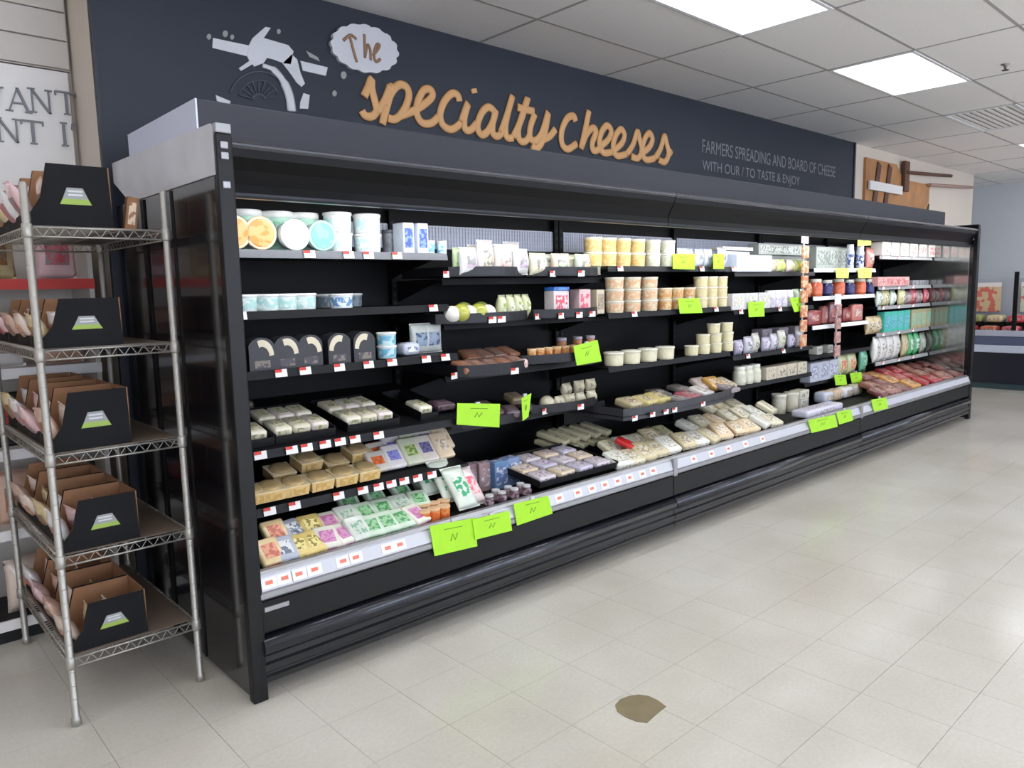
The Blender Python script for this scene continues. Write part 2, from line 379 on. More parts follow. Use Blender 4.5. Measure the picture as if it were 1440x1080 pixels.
for k in range(9):
    a = PI+.3+k*(PI-.6)/8; b.tube([uv7(410+r_*math.cos(a), 575+r_*math.sin(a)) for r_ in (40, 125)], .005, 5, flat=.3)
b.build('wheel', M_faint, mu)
# small tagline with the built-in font
def text(s, p0, p1, h, m, parent, depth=.004):
    cu = bpy.data.curves.new('txt', 'FONT'); cu.body = s; cu.size = 1; cu.extrude = 0; o = bpy.data.objects.new('txt', cu); C.objects.link(o)
    dg = bpy.context.evaluated_depsgraph_get(); me = bpy.data.meshes.new_from_object(o.evaluated_get(dg)); bpy.data.objects.remove(o)
    xs = [v.co.x for v in me.vertices]; ys = [v.co.y for v in me.vertices]; wx = max(xs)-min(xs); x0 = min(xs)
    ys0 = min(ys); hh = max(ys)-ys0; W_ = p1[0]-p0[0]
    for v in me.vertices:
        t = (v.co.x-x0)/wx; v.co = (p0[0]+t*W_, WY-depth, p0[1]+t*(p1[1]-p0[1])+(v.co.y-ys0)/hh*h)
    me.materials.append(m); return link('text_line', me, parent)
tg = thing('wall_tagline', 'two small grey lines of capitals right of the tan lettering', 'lettering', (0, 0, 0))
a = at(987, 222, WY); c_ = at(1174, 246, WY); text('FARMERS SPREADING AND BOARD OF CHEESE', (a.x, a.z+.045), (c_.x, a.z+.045), .11, M_greytxt, tg)
a = at(987, 240, WY); c_ = at(1124, 256, WY); text('WITH OUR / TO TASTE & ENJOY', (a.x, a.z-.02), (c_.x, a.z-.02), .11, M_greytxt, tg)

# ------------------------------------------------------------------ refrigerated cases
def extr(x0, x1, prof, name, m, parent): return MB().prism(prof, x0, x1, 'x').build(name, m, parent)
def arc(cy, cz, r, a0, a1, n): return [(cy+r*math.cos(a0+(a1-a0)*k/n), cz+r*math.sin(a0+(a1-a0)*k/n)) for k in range(n+1)]
MODS = [(.045, 2.597, 'left black open cheese case beside the wire rack'), (2.603, 5.197, 'middle black open cheese case between two others'), (5.203, 7.94, 'far right black open cheese case with mirrored end')]
BAYX = [.05, 1.3, 2.6, 3.9, 5.2, 6.5, 7.93]
shelf_parent = {}
cases = []
for n, (x0, x1, lab) in enumerate(MODS):
    cs = thing('display_case', lab, 'refrigerated case', (0, 0, 0)); cases.append(cs)
    extr(x0, x1, [(.12, 0), (.12, .06), (1.1, .06), (1.1, 0)], 'kick_plate', M_inner, cs)
    extr(x0, x1, [(.13, .045), (.03, .045), (-.008, .065), (-.012, .085), (-.002, .092), (-.002, .1), (-.012, .108), (-.014, .135), (-.004, .142), (-.004, .165), (.13, .165)], 'lower_panel', M_bump, cs)
    o = extr(x0, x1, [(.12, .165)]+arc(.012, .202, .04, -PI*.62, -PI*1.38, 12)[::1]+[(.12, .245)], 'bumper', mat('grey_glossy_bumper', (40, 42, 50), .24, metal=.5, coat=.5), cs)
    for f in o.data.polygons: f.use_smooth = len(f.vertices) == 4
    extr(x0, x1, [(.12, .245), (.012, .245), (-.002, .255), (-.002, .372), (.01, .378), (.12, .378)], 'front_panel', M_char, cs)
    rl = extr(x0, x1, [(.08, .38), (-.004, .38), (-.012, .388), (-.012, .405), (-.004, .412), (.014, .468), (.03, .478), (.055, .478), (.06, .46), (.08, .455)], 'price_rail', M_silver, cs)
    extr(x0+.01, x1-.01, [(-.009, .414), (-.004, .412), (.0125, .463), (.0075, .465)], 'rail_cover', M_rail, cs)
    extr(x0, x1, [(.06, .455), (.95, .40), (.95, .38), (.12, .38), (.06, .43)], 'deck', M_inner, cs)
    extr(x0, x1, [(.95, .06), (.95, 1.95), (1.1, 1.95), (1.1, .06)], 'back_panel', M_inner, cs)
    extr(x0, x1, [(.938, 1.73), (.938, 1.86), (.95, 1.86), (.95, 1.73)], 'air_grille_backing', mat('grille_white', (206, 208, 222), .5), cs)
    gr = MB(); k = x0+.02
    while k < x1-.02:
        gr.box(k, .93, 1.735, k+.004, .938, 1.855); k += .022
    for z in (1.735, 1.76, 1.785, 1.81, 1.835, 1.853): gr.box(x0, .932, z, x1, .936, z+.003)
    tag(gr.build('air_grille', mat('grille_grey', (214, 218, 232), .5), cs), kind='stuff')
    extr(x0, x1, [(-.002, 1.99), (.01, 2.015), (.15, 2.03), (1.1, 2.03), (1.1, 1.95), (.3, 1.945), (.17, 1.88), (.135, 1.87), (.13, 1.835), (.06, 1.83), (.045, 1.845), (.05, 1.875), (.03, 1.92), (.004, 1.96)], 'canopy', M_can, cs)
    o = extr(x0, x1, arc(.004, 2.0, .014, 0, 2*PI*.94, 14), 'canopy_bead', mat('bright_canopy_bead', (60, 62, 70), .16, metal=.5, coat=1), cs)
    extr(x0, x1, arc(.056, 1.842, .012, 0, 2*PI*.94, 10), 'canopy_lip', M_ledge, cs)
    extr(x0+.05, x1-.05, [(.15, 1.872), (.165, 1.863), (.185, 1.866), (.185, 1.878)], 'canopy_lamp', M_led, cs)
    ld = bpy.data.lights.new('canopy_lamp', 'AREA'); ld.shape = 'RECTANGLE'; ld.size = x1-x0-.1; ld.size_y = .03; ld.energy = LED; ld.color = (.97, .98, 1)
    lo = bpy.data.objects.new('canopy_lamp_light', ld); C.objects.link(lo); lo.parent = cs; lo.location = ((x0+x1)/2, .17, 1.855); lo.rotation_euler = (math.radians(35), 0, 0)
    for X in [b_ for b_ in BAYX if x0-.1 < b_ < x1+.1]:
        X = min(max(X, x0+.02), x1-.02)
        up = MB(); up.box(X-.018, .915, .42, X+.018, .95, 1.93)
        for q in range(30): up.box(X-.004, .9145, .46+q*.048, X+.004, .9155, .48+q*.048, mi=1)
        up.build('upright', [M_inner, M_ledge], cs)
    if n < 2:
        MB().box(x1-.015, -.018, .375, x1+.02, .0, .48, .004).build('joint_clip', M_silver, cs)
def endpanel(x0, x1, par, inner=None):
    MB().box(x0, .0, .015, x1, 1.18, 1.9, .004).build('end_panel', M_gloss, par)
    MB().box(x0-.004, -.012, .0, x1+.008, .03, 2.03, .006).build('end_trim', M_black, par)
endpanel(0, .045, cases[0]); endpanel(7.945, 8.0, cases[2])
MB().box(-.004, .45, .02, .0, .47, 1.89).build('panel_seam', M_char, cases[0])
MB().box(-.006, .78, .02, .0, .82, 1.89).build('panel_strip', M_inner, cases[0])
MB().prism([(.008, 1.895), (.008, 2.05), (.03, 2.064), (1.16, 2.085), (1.16, 2.0), (.95, 1.895)], -.006, .045, 'x').build('end_cap', M_galv, cases[0])
MB().box(-.004, -.014, 2.03, .05, .03, 2.062, .004).build('cap_corner', M_silver, cases[0])
for z in (1.99, 1.955, 1.86): MB().box(.008, -.02, z-.012, .034, -.01, z+.012, .003).build('screw_plate', M_silver, cases[0])
MB().box(7.945, -.01, 2.0, 8.0, 1.16, 2.06, .006).build('end_cap', M_black, cases[2])
MB().box(7.936, .06, .46, 7.944, .93, 1.93, .002).build('mirror_liner', M_mirror, cases[2])
MB().box(.06, -.008, .335, .155, -.002, .352).build('nameplate', M_silver, cases[0])
up = thing('top_ledge', 'long grey box ledge on top of the three black cases', 'ledge', (0, 0, 2.03))
MB().box(.004, .15, .0, 7.43, .92, .14, .004).build('front_box', M_ledge, up)
MB().box(-.002, .15, .02, .004, .92, .14).build('end_sheet', mat('pale_end_sheet', (200, 204, 222), .4, metal=.4), up)

# shelves: bay, height of the surface, front y, drop of the front edge
M_shelf = mat('shelf_black', (12, 12, 14), .45, spec=.35)
M_chan = mat('shelf_channel', (14, 14, 17), .45, spec=.25); M_chanl = mat('shelf_channel_grey', (92, 94, 100), .35)
tagm = MB().box(-.026, -.003, -.016, .026, 0, .016, mi=0).box(-.026, -.0035, .003, .004, .0, .016, mi=1).mesh('price_tag', [M_tag, M_red])
SH = {}
def shelf(bay, z, yf, x0=None, x1=None, drop=0, tags=(), m=M_chan, depth=None):
    a = BAYX[bay]+.02 if x0 is None else x0; b_ = BAYX[bay+1]-.02 if x1 is None else x1
    par = cases[bay//2]; yb = .93
    mb = MB(); mb.prism([(yf, z-drop-.014), (yf, z-drop), (yb, z), (yb, z-.018)], a, b_, 'x')
    s = mb.build('shelf', M_shelf, par)
    MB().prism([(yf-.012, z-drop-.03), (yf-.004, z-drop+.004), (yf+.002, z-drop+.004), (yf, z-drop-.03)], a, b_, 'x').build('price_channel', m, s)
    for X in (a+.004, b_-.008):
        MB().prism([(yf+.05, z-drop-.015), (yb, z-.02), (yb, z-.12), (yb-.1, z-.09)], X, X+.004, 'x').build('bracket', M_shelf, s)
    for t_ in tags:
        X = ax(t_, yf, z-drop); o = link('price_tag', tagm, s, (X, yf-.012, z-drop-.012)); o.rotation_euler = (-.2, 0, 0)
    SH[(bay, round(z, 2))] = (z, yf, drop)
    return s
shelf(0, 1.67, .42, tags=(433, 488, 516, 556), m=M_chanl)
shelf(0, 1.42, .42, tags=(336, 607))
shelf(0, 1.18, .36, tags=(393, 427, 475, 516, 549, 597, 624))
shelf(0, .99, .28, drop=.12, tags=(364, 408, 429, 455, 476, 497, 530))
shelf(0, .77, .30, drop=.14, tags=(377, 412, 474, 508, 530, 548, 566, 585, 605))
for z in (1.55, 1.32, 1.05, .775): shelf(1, z, .52, m=M_shelf)
shelf(2, 1.615, .42, x0=2.5, tags=(870, 985, 1030)); shelf(2, 1.33, .42, x0=2.5, tags=(890, 1005)); shelf(2, 1.0, .42, x0=2.5)
shelf(2, .70, .5)
shelf(3, 1.58, .42); shelf(3, 1.30, .42, tags=(1040, 1095)); shelf(3, .96, .42, tags=(1050, 1100)); shelf(3, .73, .42)
for z in (1.61, 1.37, 1.12): shelf(4, z, .44, m=M_white)
shelf(4, .86, .46); shelf(4, .62, .5)
MB().box(5.2, .42, 1.9, 6.4, .44, 1.925, .003).build('white_rail', M_white, cases[2])
for z in (1.735, 1.44, 1.245, .985, .70): shelf(5, z, .42, m=mat('pale_channel', (160, 160, 160), .4), tags=(1240, 1262, 1282))
# tags along the front rail
for px in (378, 400, 420, 442, 482, 500, 545, 562, 650, 690, 786, 812, 832, 850, 868, 885, 903, 918, 975, 1000, 1024, 1048, 1072):
    X = ax(px, 0, .44); o = link('price_tag', MC.get('rt') or MC.setdefault('rt', MB().box(-.03, -.002, -.02, .03, 0, .02, mi=0).box(-.014, -.003, -.006, .014, 0, .008, mi=1).mesh('price_tag', [M_tag, mat('faded_red_ink', (225, 120, 95), .5)])), [c for c, m_ in zip(cases, MODS) if m_[0]-.05 < X < m_[1]+.05][0], (X, -.001, .44))
    o.rotation_euler = (-.32, 0, 0)

# ------------------------------------------------------------------ goods
ORD = ['first', 'second', 'third', 'fourth', 'fifth', 'sixth', 'seventh', 'eighth', 'ninth', 'tenth', 'eleventh', 'twelfth', 'thirteenth', 'fourteenth', 'fifteenth', 'sixteenth', 'seventeenth', 'eighteenth', 'nineteenth', 'twentieth']
GOODS = []
PC = {}
def col(c): return mat('pack_%d_%d_%d' % c, c, .42, var=.05, scale=25)
def pm(a, b2, s=45): return print_mat('print_%d_%d_%d_%d_%d_%d_%d' % (a+b2+(s,)), a, b2, s)
def parts(key, fn):
    if key not in PC: PC[key] = fn()
    return PC[key]
# every maker returns [(part name, mesh)], standing on z=0, front towards -y, footprint centred
def tub(r, h, body, lid, lab):
    def f():
        return [('body', MB().lathe([(r*.89, 0), (r*.91, .003), (r*.97, h*.86), (r*.97, h*.88)], 20).mesh('body', col(body))),
                ('lid', MB().lathe([(r*.98, h*.84), (r*1.02, h*.85), (r*1.02, h*.97), (r*.99, h), (r*.9, h), (r*.86, h*.985)], 20).mesh('lid', col(lid))),
                ('label', MB().lathe([(r*.93, h*.14), (r*.97, h*.74)], 20, cap=False).mesh('label', pm(lab, body)))]
    return parts(('tub', r, h, body, lid, lab), f)
def facing_tub(r, h, body, lid, ink):      # tub lying on its side, lid to the front
    def f():
        out = []
        for nm, prof, m in (('body', [(r*.86, -h), (r*.97, -h*.12)], col(body)), ('lid', [(r*.98, -h*.14), (r*1.02, -h*.12), (r*1.02, -.004), (r*.98, 0), (r*.9, 0)], col(lid)), ('label', [(r*.84, 0), (r*.84, .0015), (r*.8, .002)], pm(lab_(lid, ink), ink, 30))):
            b = MB().lathe(prof, 24); bmesh.ops.rotate(b.bm, verts=b.bm.verts[:], cent=(0, 0, 0), matrix=Matrix.Rotation(PI/2, 3, 'X')); bmesh.ops.translate(b.bm, verts=b.bm.verts[:], vec=(0, -h/2, r*1.02)); out.append((nm, b.mesh(nm, m)))
        return out
    return parts(('ftub', r, h, body, lid, ink), f)
def lab_(a, b2): return tuple(int(x*.4+y*.6) for x, y in zip(a, b2))
def box(w, d, h, body, lab, ink=None):
    ink = ink or lab_(body, (90, 90, 90))
    def f():
        return [('carton', MB().box(-w/2, -d/2, 0, w/2, d/2, h, min(w, d, h)*.06).mesh('carton', col(body))),
                ('label', MB().box(-w*.38, -d/2-.001, h*.18, w*.38, -d/2+.002, h*.82).mesh('label', pm(lab, ink))), ('top_label', MB().box(-w*.38, -d*.35, h-.001, w*.38, d*.35, h+.001).mesh('top_label', pm(lab, ink)))]
    return parts(('box', w, d, h, body, lab, ink), f)
def slab(w, d, h, body, lab, ink=None):    # shrink-wrapped block: rounded slab with a stuck-on label and a film seam
    ink = ink or lab_(body, (110, 100, 90))
    def f():
        b = MB().box(-w/2, -d/2, 0, w/2, d/2, h, min(w, d, h)*.32, seg=3)
        for fc in b.bm.faces: fc.smooth = True
        return [('block', b.mesh('block', mat('wrap_%d_%d_%d' % body, body, .28, var=.07, scale=30, coat=.4, bump=.15))),
                ('label', MB().box(-w*.3, -d*.3, h-.001, w*.3, d*.25, h+.0012, .0005, seg=1).mesh('label', pm(lab, ink, 60))), ('side_label', MB().box(-w*.3, -d/2-.0012, h*.3, w*.3, -d/2+.001, h*.7).mesh('side_label', pm(lab, ink, 60)))]
    return parts(('slab', w, d, h, body, lab, ink), f)
def bag(w, h, t, body, lab, ink=None):     # upright puffed pouch, crimped top and bottom
    ink = ink or lab_(body, (90, 90, 90))
    def f():
        def sheet(sgn, k=1.0, u0=0., u1=1., v0=0., v1=1., off=0.):
            def fn(u, v):
                u = u0+(u1-u0)*u; v = v0+(v1-v0)*v
                e = (max(0, math.sin(PI*min(max((v-.04)/.92, 0), 1)))**.5)*(max(0, math.sin(PI*u))**.6)
                wr = .06*math.sin(u*23+v*5)*math.sin(v*17)
                return (w*(u-.5)*(1-.05*math.sin(PI*v)), sgn*(t/2*e*(1+wr)+off), h*v)
            return fn
        b = MB(); b.grid(sheet(-1), 10, 10); b.grid(sheet(1), 10, 10); bmesh.ops.remove_doubles(b.bm, verts=b.bm.verts[:], dist=.0004)
        b2 = MB(); b2.grid(sheet(-1, 1, .2, .8, .25, .7, .0012), 8, 6)
        b3 = MB(); b3.box(-w*.49, -.0015, h*.95, w*.49, .0015, h*1.0); b4 = MB(); b4.box(-w*.49, -.0015, 0, w*.49, .0015, h*.05)
        return [('pouch', b.mesh('pouch', mat('film_%d_%d_%d' % body, body, .25, var=.08, scale=25, coat=.5))), ('label', b2.mesh('label', pm(lab, ink))), ('top_seal', b3.mesh('top_seal', col(body))), ('bottom_seal', b4.mesh('bottom_seal', col(body)))]
    return parts(('bag', w, h, t, body, lab, ink), f)
def round_box(r, h, body, lab, ink=None):
    ink = ink or lab_(body, (120, 90, 60))
    def f():
        return [('base', MB().lathe([(r*.97, 0), (r*.97, h*.6)], 24).mesh('base', col(body))), ('lid', MB().lathe([(r, h*.35), (r, h*.97), (r*.97, h)], 24).mesh('lid', col(body))), ('label', MB().lathe([(r*.8, h), (r*.8, h+.0012)], 24).mesh('label', pm(lab, ink, 60)))]
    return parts(('rb', r, h, body, lab, ink), f)
def clam(w, d, h, body, top, lab):         # clear-lidded square box with round cheese inside
    def f():
        b = MB(); b.prism([(-w*.46, 0), (w*.46, 0), (w*.5, h*.8), (-w*.5, h*.8)], -d/2, d/2, 'y')
        return [('base', b.mesh('base', col(body))), ('rim', MB().box(-w*.52, -d*.52, h*.78, w*.52, d*.52, h*.85, .003).mesh('rim', col(lab_(body, (255, 245, 215))))),
                ('cheese', MB().lathe([(w*.42, h*.8), (w*.43, h*.95), (w*.38, h*1.05), (w*.2, h*1.07)], 20).mesh('cheese', mat('rind_%d_%d_%d' % top, top, .6, var=.15, scale=30))),
                ('label', MB().box(-w*.3, -d/2-.003, h*.1, w*.3, -d/2, h*.62).mesh('label', pm(lab, body)))]
    return parts(('clam', w, d, h, body, top, lab), f)
def arch(w, d, h, sg=1):                          # black arched wedge pack with a cream band
    def f():
        o = [(-w/2, 0), (w/2, 0), (w/2, h*.75)]+[(w/2*math.cos(a), h*.7+h*.3*math.sin(a)) for a in [k*PI/8 for k in range(1, 8)]]+[(-w/2, h*.75)]
        band = [(w*.46*math.cos(a), h*.45+h*.48*math.sin(a)) for a in [k*PI*.62/8 for k in range(9)]]; inn = [(x*.6, h*.38+(z-h*.38)*.62) for x, z in band][::-1]; band = [(x*sg, z) for x, z in band]; inn = [(x*sg, z) for x, z in inn]
        return [('carton', MB().prism(o, -d/2, d/2, 'y').mesh('carton', col((40, 40, 44)))), ('window', MB().prism(band+inn, -d/2-.002, -d/2+.001, 'y').mesh('window', col((214, 204, 178)))), ('label', MB().box(-w*.3, -d/2-.0015, h*.08, w*.3, -d/2, h*.3).mesh('label', pm((70, 62, 70), (120, 110, 100))))]
    return parts(('arch', w, d, h, sg), f)
def wedge(w, d, h, body, lab):
    def f():
        b = MB().prism([(-w/2, -d/2), (w/2, -d/2), (w*.08, d/2), (-w*.08, d/2)], 0, h, 'z')
        bmesh.ops.bevel(b.bm, geom=b.bm.edges[:], offset=.006, segments=2, affect='EDGES')
        return [('cheese', b.mesh('cheese', mat('wrap_%d_%d_%d' % body, body, .28, var=.07, scale=30, coat=.4, bump=.15))), ('label', MB().box(-w*.3, -d/2-.0015, h*.2, w*.3, -d/2, h*.8).mesh('label', pm(lab, lab_(lab, (80, 60, 50)), 60)))]
    return parts(('wedge', w, d, h, body, lab), f)
def jar(r, h, body, lid, lab):
    def f():
        return [('jar_body', MB().lathe([(r*.92, 0), (r, .004), (r, h*.68), (r*.8, h*.8), (r*.78, h*.82)], 18).mesh('jar_body', mat('glassy_%d_%d_%d' % body, body, .12, coat=.5))), ('lid', MB().lathe([(r*.82, h*.8), (r*.85, h*.82), (r*.85, h*.98), (r*.82, h)], 18).mesh('lid', col(lid))), ('label', MB().lathe([(r*1.01, h*.15), (r*1.01, h*.6)], 18, cap=False).mesh('label', pm(lab, body)))]
    return parts(('jar', r, h, body, lid, lab), f)
def put(kind, name, desc, cat, loc, place, rz=0, rx=0, ry=0, s=1):
    e = bpy.data.objects.new(name, None); C.objects.link(e); e.empty_display_size = .03
    e.location = loc; e.rotation_euler = (rx, ry, rz); e.scale = (s, s, s); e['category'] = cat
    for nm, me in kind:
        o = bpy.data.objects.new(nm, me); C.objects.link(o); o.parent = e
    GOODS.append((e, desc, place)); return e
def row(pxs, z, y, kind, name, desc, cat, place, rx=0, jit=.0, rz=0, layers=1, dz=0):
    for L in range(layers):
        for px in pxs:
            X = ax(px, y, z+.03)
            pl_ = place if layers == 1 else ('%s layer, %s' % (['bottom', 'middle', 'upper'][L if layers == 3 else L*2], place))
            k = kind[len(GOODS) % len(kind)] if isinstance(kind[0], list) else kind
            put(k, name, desc, cat, (X, y+random.uniform(-jit, jit), z+.001+L*dz), pl_, rz+random.uniform(-jit, jit)*12, rx)
def spread(a, b_, n): return [a+(b_-a)*(i+.5)/n for i in range(n)]
W = (238, 238, 236); CR = (228, 218, 190); TE = (150, 205, 205)

# bay 1, top shelf
P = 'top shelf of nearest bay'
z = 1.672
row([326, 363], z, .47, facing_tub(.068, .07, W, (244, 214, 176), (226, 140, 56)), 'round_tub', 'orange round tub lid facing out', 'tub', P)
row([411], z, .47, facing_tub(.066, .07, W, (235, 238, 228), (222, 226, 232)), 'round_tub', 'plain white round tub lid facing out', 'tub', P)
row([449], z, .47, facing_tub(.066, .07, W, (176, 226, 206), (120, 206, 172)), 'round_tub', 'mint green round tub lid facing out', 'tub', P)
row([346, 391, 427], z, .60, tub(.072, .175, (170, 212, 190), W, (120, 184, 150)), 'tall_tub', 'tall white lidded tub with green band', 'tub', P+', behind')
row([476, 517], z, .52, tub(.064, .088, W, W, (196, 226, 226)), 'deli_tub', 'white tub with pale blue band', 'tub', P, layers=2, dz=.09)
row([549], z, .6, tub(.04, .12, (150, 152, 156), (110, 112, 116), (130, 132, 140)), 'deli_tub', 'grey slim tub', 'tub', P)
row([568, 588], z, .50, box(.062, .09, .145, (226, 234, 246), (120, 150, 214), (60, 84, 180)), 'tall_carton', 'blue and white tall carton', 'carton', P)
row([604, 621], z, .48, tub(.027, .065, (205, 228, 240), W, (120, 180, 220)), 'small_cup', 'small pale blue cup', 'cup', P)
# second shelf
P = 'second shelf of nearest bay'; z = 1.422
row([343, 374, 400, 427], z, .47, tub(.055, .07, (214, 226, 222), W, (168, 204, 200)), 'low_tub', 'low white tub with pale teal band', 'tub', P)
row([480], z, .47, tub(.054, .065, (222, 230, 234), W, (96, 138, 180)), 'low_tub', 'lone low white tub with blue band', 'tub', P)
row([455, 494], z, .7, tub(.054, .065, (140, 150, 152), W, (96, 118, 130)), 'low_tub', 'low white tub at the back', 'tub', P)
# third
P = 'third shelf of nearest bay'; z = 1.182
row([362, 397, 430], z, .42, arch(.11, .1, .135), 'arched_pack', 'black arched pack, cream band curving right', 'pack', P); row([470, 505], z, .42, arch(.11, .1, .135, -1), 'arched_pack', 'black arched pack, cream band curving left', 'pack', P)
row([544], z, .42, tub(.046, .06, (196, 222, 228), W, (110, 178, 204)), 'deli_tub', 'pale blue tub in a stack of two', 'tub', P, layers=2, dz=.061)
row([573], z, .48, slab(.1, .09, .06, (196, 200, 214), W, (120, 130, 170)), 'wrapped_block', 'lilac white wrapped block', 'cheese', P)
row([590, 608], z, .50, bag(.12, .15, .06, (206, 210, 204), (140, 156, 176), (60, 80, 110)), 'pouch', 'pale grey pouch with blue print', 'bag', P)
# fourth: sloping shelf with black trays
P = 'fourth shelf of nearest bay'
def tray(x0, x1, y0, y1, z, lab, rx=.05, h=.035, slope=0):
    t_ = thing('black_tray', lab, 'tray', ((x0+x1)/2, y0, z)); w_ = x1-x0; d_ = y1-y0; t_.rotation_euler = (rx, 0, 0)
    MB().box(-w_/2, 0, 0, w_/2, d_, .004).build('tray_base', M_shelf, t_)
    MB().box(-w_/2, 0, .004, w_/2, .004, h).build('front_lip', M_shelf, t_); MB().box(-w_/2, d_-.004, .004, w_/2, d_, h*1.5).build('back_lip', M_shelf, t_)
    for X in (-w_/2, w_/2-.004): MB().box(X, .004, .004, X+.004, d_-.004, h*1.2).build('side_lip', M_shelf, t_)
    return t_
def zf(z, y, yf, drop): return z-drop*(.93-y)/(.93-yf)
for px, n_, nm in ((350, 1, 'end'), (411, 3, 'wide'), (505, 3, 'middle'), (582, 1, 'small')):
    xc = ax(px, .45, .88); w_ = .085*n_+.02
    tray(xc-w_/2, xc+w_/2, .32, .66, zf(.99, .32, .28, .12)+.002, '%s black tray of cheese on %s' % (nm, P), rx=.183)
    for k in range(n_):
        X = xc+(k-(n_-1)/2)*.085
        for r_ in range(2 if n_ > 1 else 1):
            c_ = [(228, 222, 200), (216, 208, 184), (226, 214, 206)][(k+r_) % 3]
            put(slab(.08, .13, .042, c_, (212, 206, 176), (150, 150, 110)), 'wrapped_block', 'cream wrapped block in %s black tray' % nm, 'cheese', (X, .41+r_*.15, zf(.99, .41+r_*.15, .28, .12)+.018), 'fourth shelf, nearest bay', random.uniform(-.06, .06), .183)
row([620], .905, .42, slab(.11, .1, .035, (96, 74, 84), (130, 110, 120)), 'wrapped_block', 'dark purple wrapped block', 'cheese', P, rx=.18)
row([338], .95, .8, slab(.1, .1, .06, (90, 80, 80), (110, 100, 100)), 'wrapped_block', 'dark brown wrapped block behind trays', 'cheese', P)
# fifth
P = 'fifth shelf of nearest bay'
for k, px in enumerate((352, 378, 411, 446, 480, 512)):
    y = .365; put(clam(.11, .1, .055, (222, 190, 128), (196, 168, 118), (206, 166, 96)), 'cheese_box', 'square yellow boxed round cheese', 'cheese', (ax(px, y, .66), y, zf(.77, y, .30, .14)+.014), 'front row, '+P, random.uniform(-.05, .05), .218)
for k, px in enumerate((392, 430, 468, 500)):
    y = .50; put(clam(.11, .1, .055, (206, 176, 120), (176, 150, 108), (186, 150, 90)), 'cheese_box', 'square tan boxed round cheese', 'cheese', (ax(px, y, .7), y, zf(.77, y, .30, .14)+.016+(.03 if k % 2 else 0)), 'back row, '+P, random.uniform(-.1, .1), .3)
for px, c_, lb, ink, hh, ds in ((536, (214, 206, 196), (226, 120, 70), (200, 90, 40), .11, 'white flat pack with orange corner label'), (560, (226, 220, 220), (150, 150, 214), (120, 116, 190), .13, 'white flat pack with lilac label'), (585, (208, 210, 184), (180, 196, 130), (110, 140, 70), .15, 'pale green flat pack with leaf print'), (606, (216, 206, 196), (120, 116, 160), (80, 80, 120), .15, 'beige flat pack with purple label'), (629, (228, 206, 176), (232, 222, 206), (190, 160, 130), .15, 'tan sliced cheese flat pack')):
    for r_ in range(2):
        y = .37+r_*.07
        put(slab(.1, .03, hh, c_, lb, ink), 'flat_pack', ds, 'pack', (ax(px, y, .7), y, zf(.77, y, .30, .14)+.016+r_*.01), '%s row, %s' % (('front', 'back')[r_], P), 0, -.75)
# deck, bay 1
P = 'bottom deck of nearest bay'
def dk(y): return .4555-(y-.06)*.062
def flat(px, y, c_, lb, ink, desc, w_=.1, d_=.12, h_=.035, rx=.35, lift=0,  nm='wrapped_block', cat='cheese', P_=None, rz=None):
    rx = rx*random.uniform(.75, 1.3); rr = abs(rx); zz = dk(y)+lift+math.sin(rr)*d_/2+.001 if rx > 0 else dk(y)+lift
    put(slab(w_, d_, h_, c_, lb, ink), nm, desc, cat, (ax(px, y, zz+.02), y, zz), P_ or P, random.uniform(-.3, .3) if rz is None else rz, rx)
cols = [((226, 200, 150), (230, 160, 130), (200, 110, 90), 'yellow and pink wrapped block'), ((180, 184, 196), (226, 226, 226), (110, 120, 140), 'blue grey wrapped block'), ((222, 196, 118), (240, 226, 150), (150, 130, 70), 'golden wrapped block'), ((226, 222, 206), (214, 150, 190), (190, 110, 160), 'white wrapped block with pink print'), ((212, 216, 206), (196, 206, 190), (130, 170, 140), 'grey green wrapped block'), ((206, 222, 200), (150, 200, 150), (80, 150, 90), 'pale green wrapped block')]
seq = [0, 1, 2, 2, 3, 3, 4, 5, 5, 5, 3]
for k, px in enumerate(spread(366, 592, 11)):
    c_ = cols[seq[k]]
    flat(px, .15, c_[0], c_[1], c_[2], c_[3], P_='front row, '+P, rx=.6)
for k, px in enumerate(spread(372, 600, 9)):
    c_ = cols[[0, 1, 2, 3, 4, 5, 5, 4, 5][k]]
    flat(px, .29, c_[0], c_[1], c_[2], c_[3], P_='second row, '+P, rx=.55, lift=.03)
for k, px in enumerate(spread(470, 612, 4)):
    c_ = cols[5]; flat(px, .43, c_[0], c_[1], c_[2], c_[3], P_='back row, '+P, rx=.6, lift=.06)
for k, px in enumerate((596, 610, 624)):
    for r_ in range(2): row([px], dk(.12+r_*.09), .13+r_*.09, tub(.03, .06, (232, 150, 80), (240, 196, 150), (226, 110, 50)), 'small_cup', 'small orange cup', 'cup', '%s row, %s' % (('front', 'back')[r_], P))
for px, y, lf, pl_ in ((612, .32, .06, 'behind orange cups'), (640, .22, .03, 'above green price cards'), (660, .14, .0, 'front'), (600, .44, .05, 'back')):
    put(bag(.13, .23, .05, (222, 230, 216), (70, 170, 120), (222, 228, 216)), 'pouch', 'white and green pouch %s' % pl_, 'bag', (ax(px, y, .55), y, dk(y)+lf+.01), P, 0, -.7)
for px, y, lf, pl_ in ((648, .30, .05, 'behind white and green pouches'), (672, .16, .0, 'above green price cards')):
    put(bag(.12, .21, .05, (240, 222, 220), (236, 110, 130), (240, 200, 200)), 'pouch', 'pink and white pouch %s' % pl_, 'bag', (ax(px, y, .55), y, dk(y)+lf+.01), P, 0, -.7)
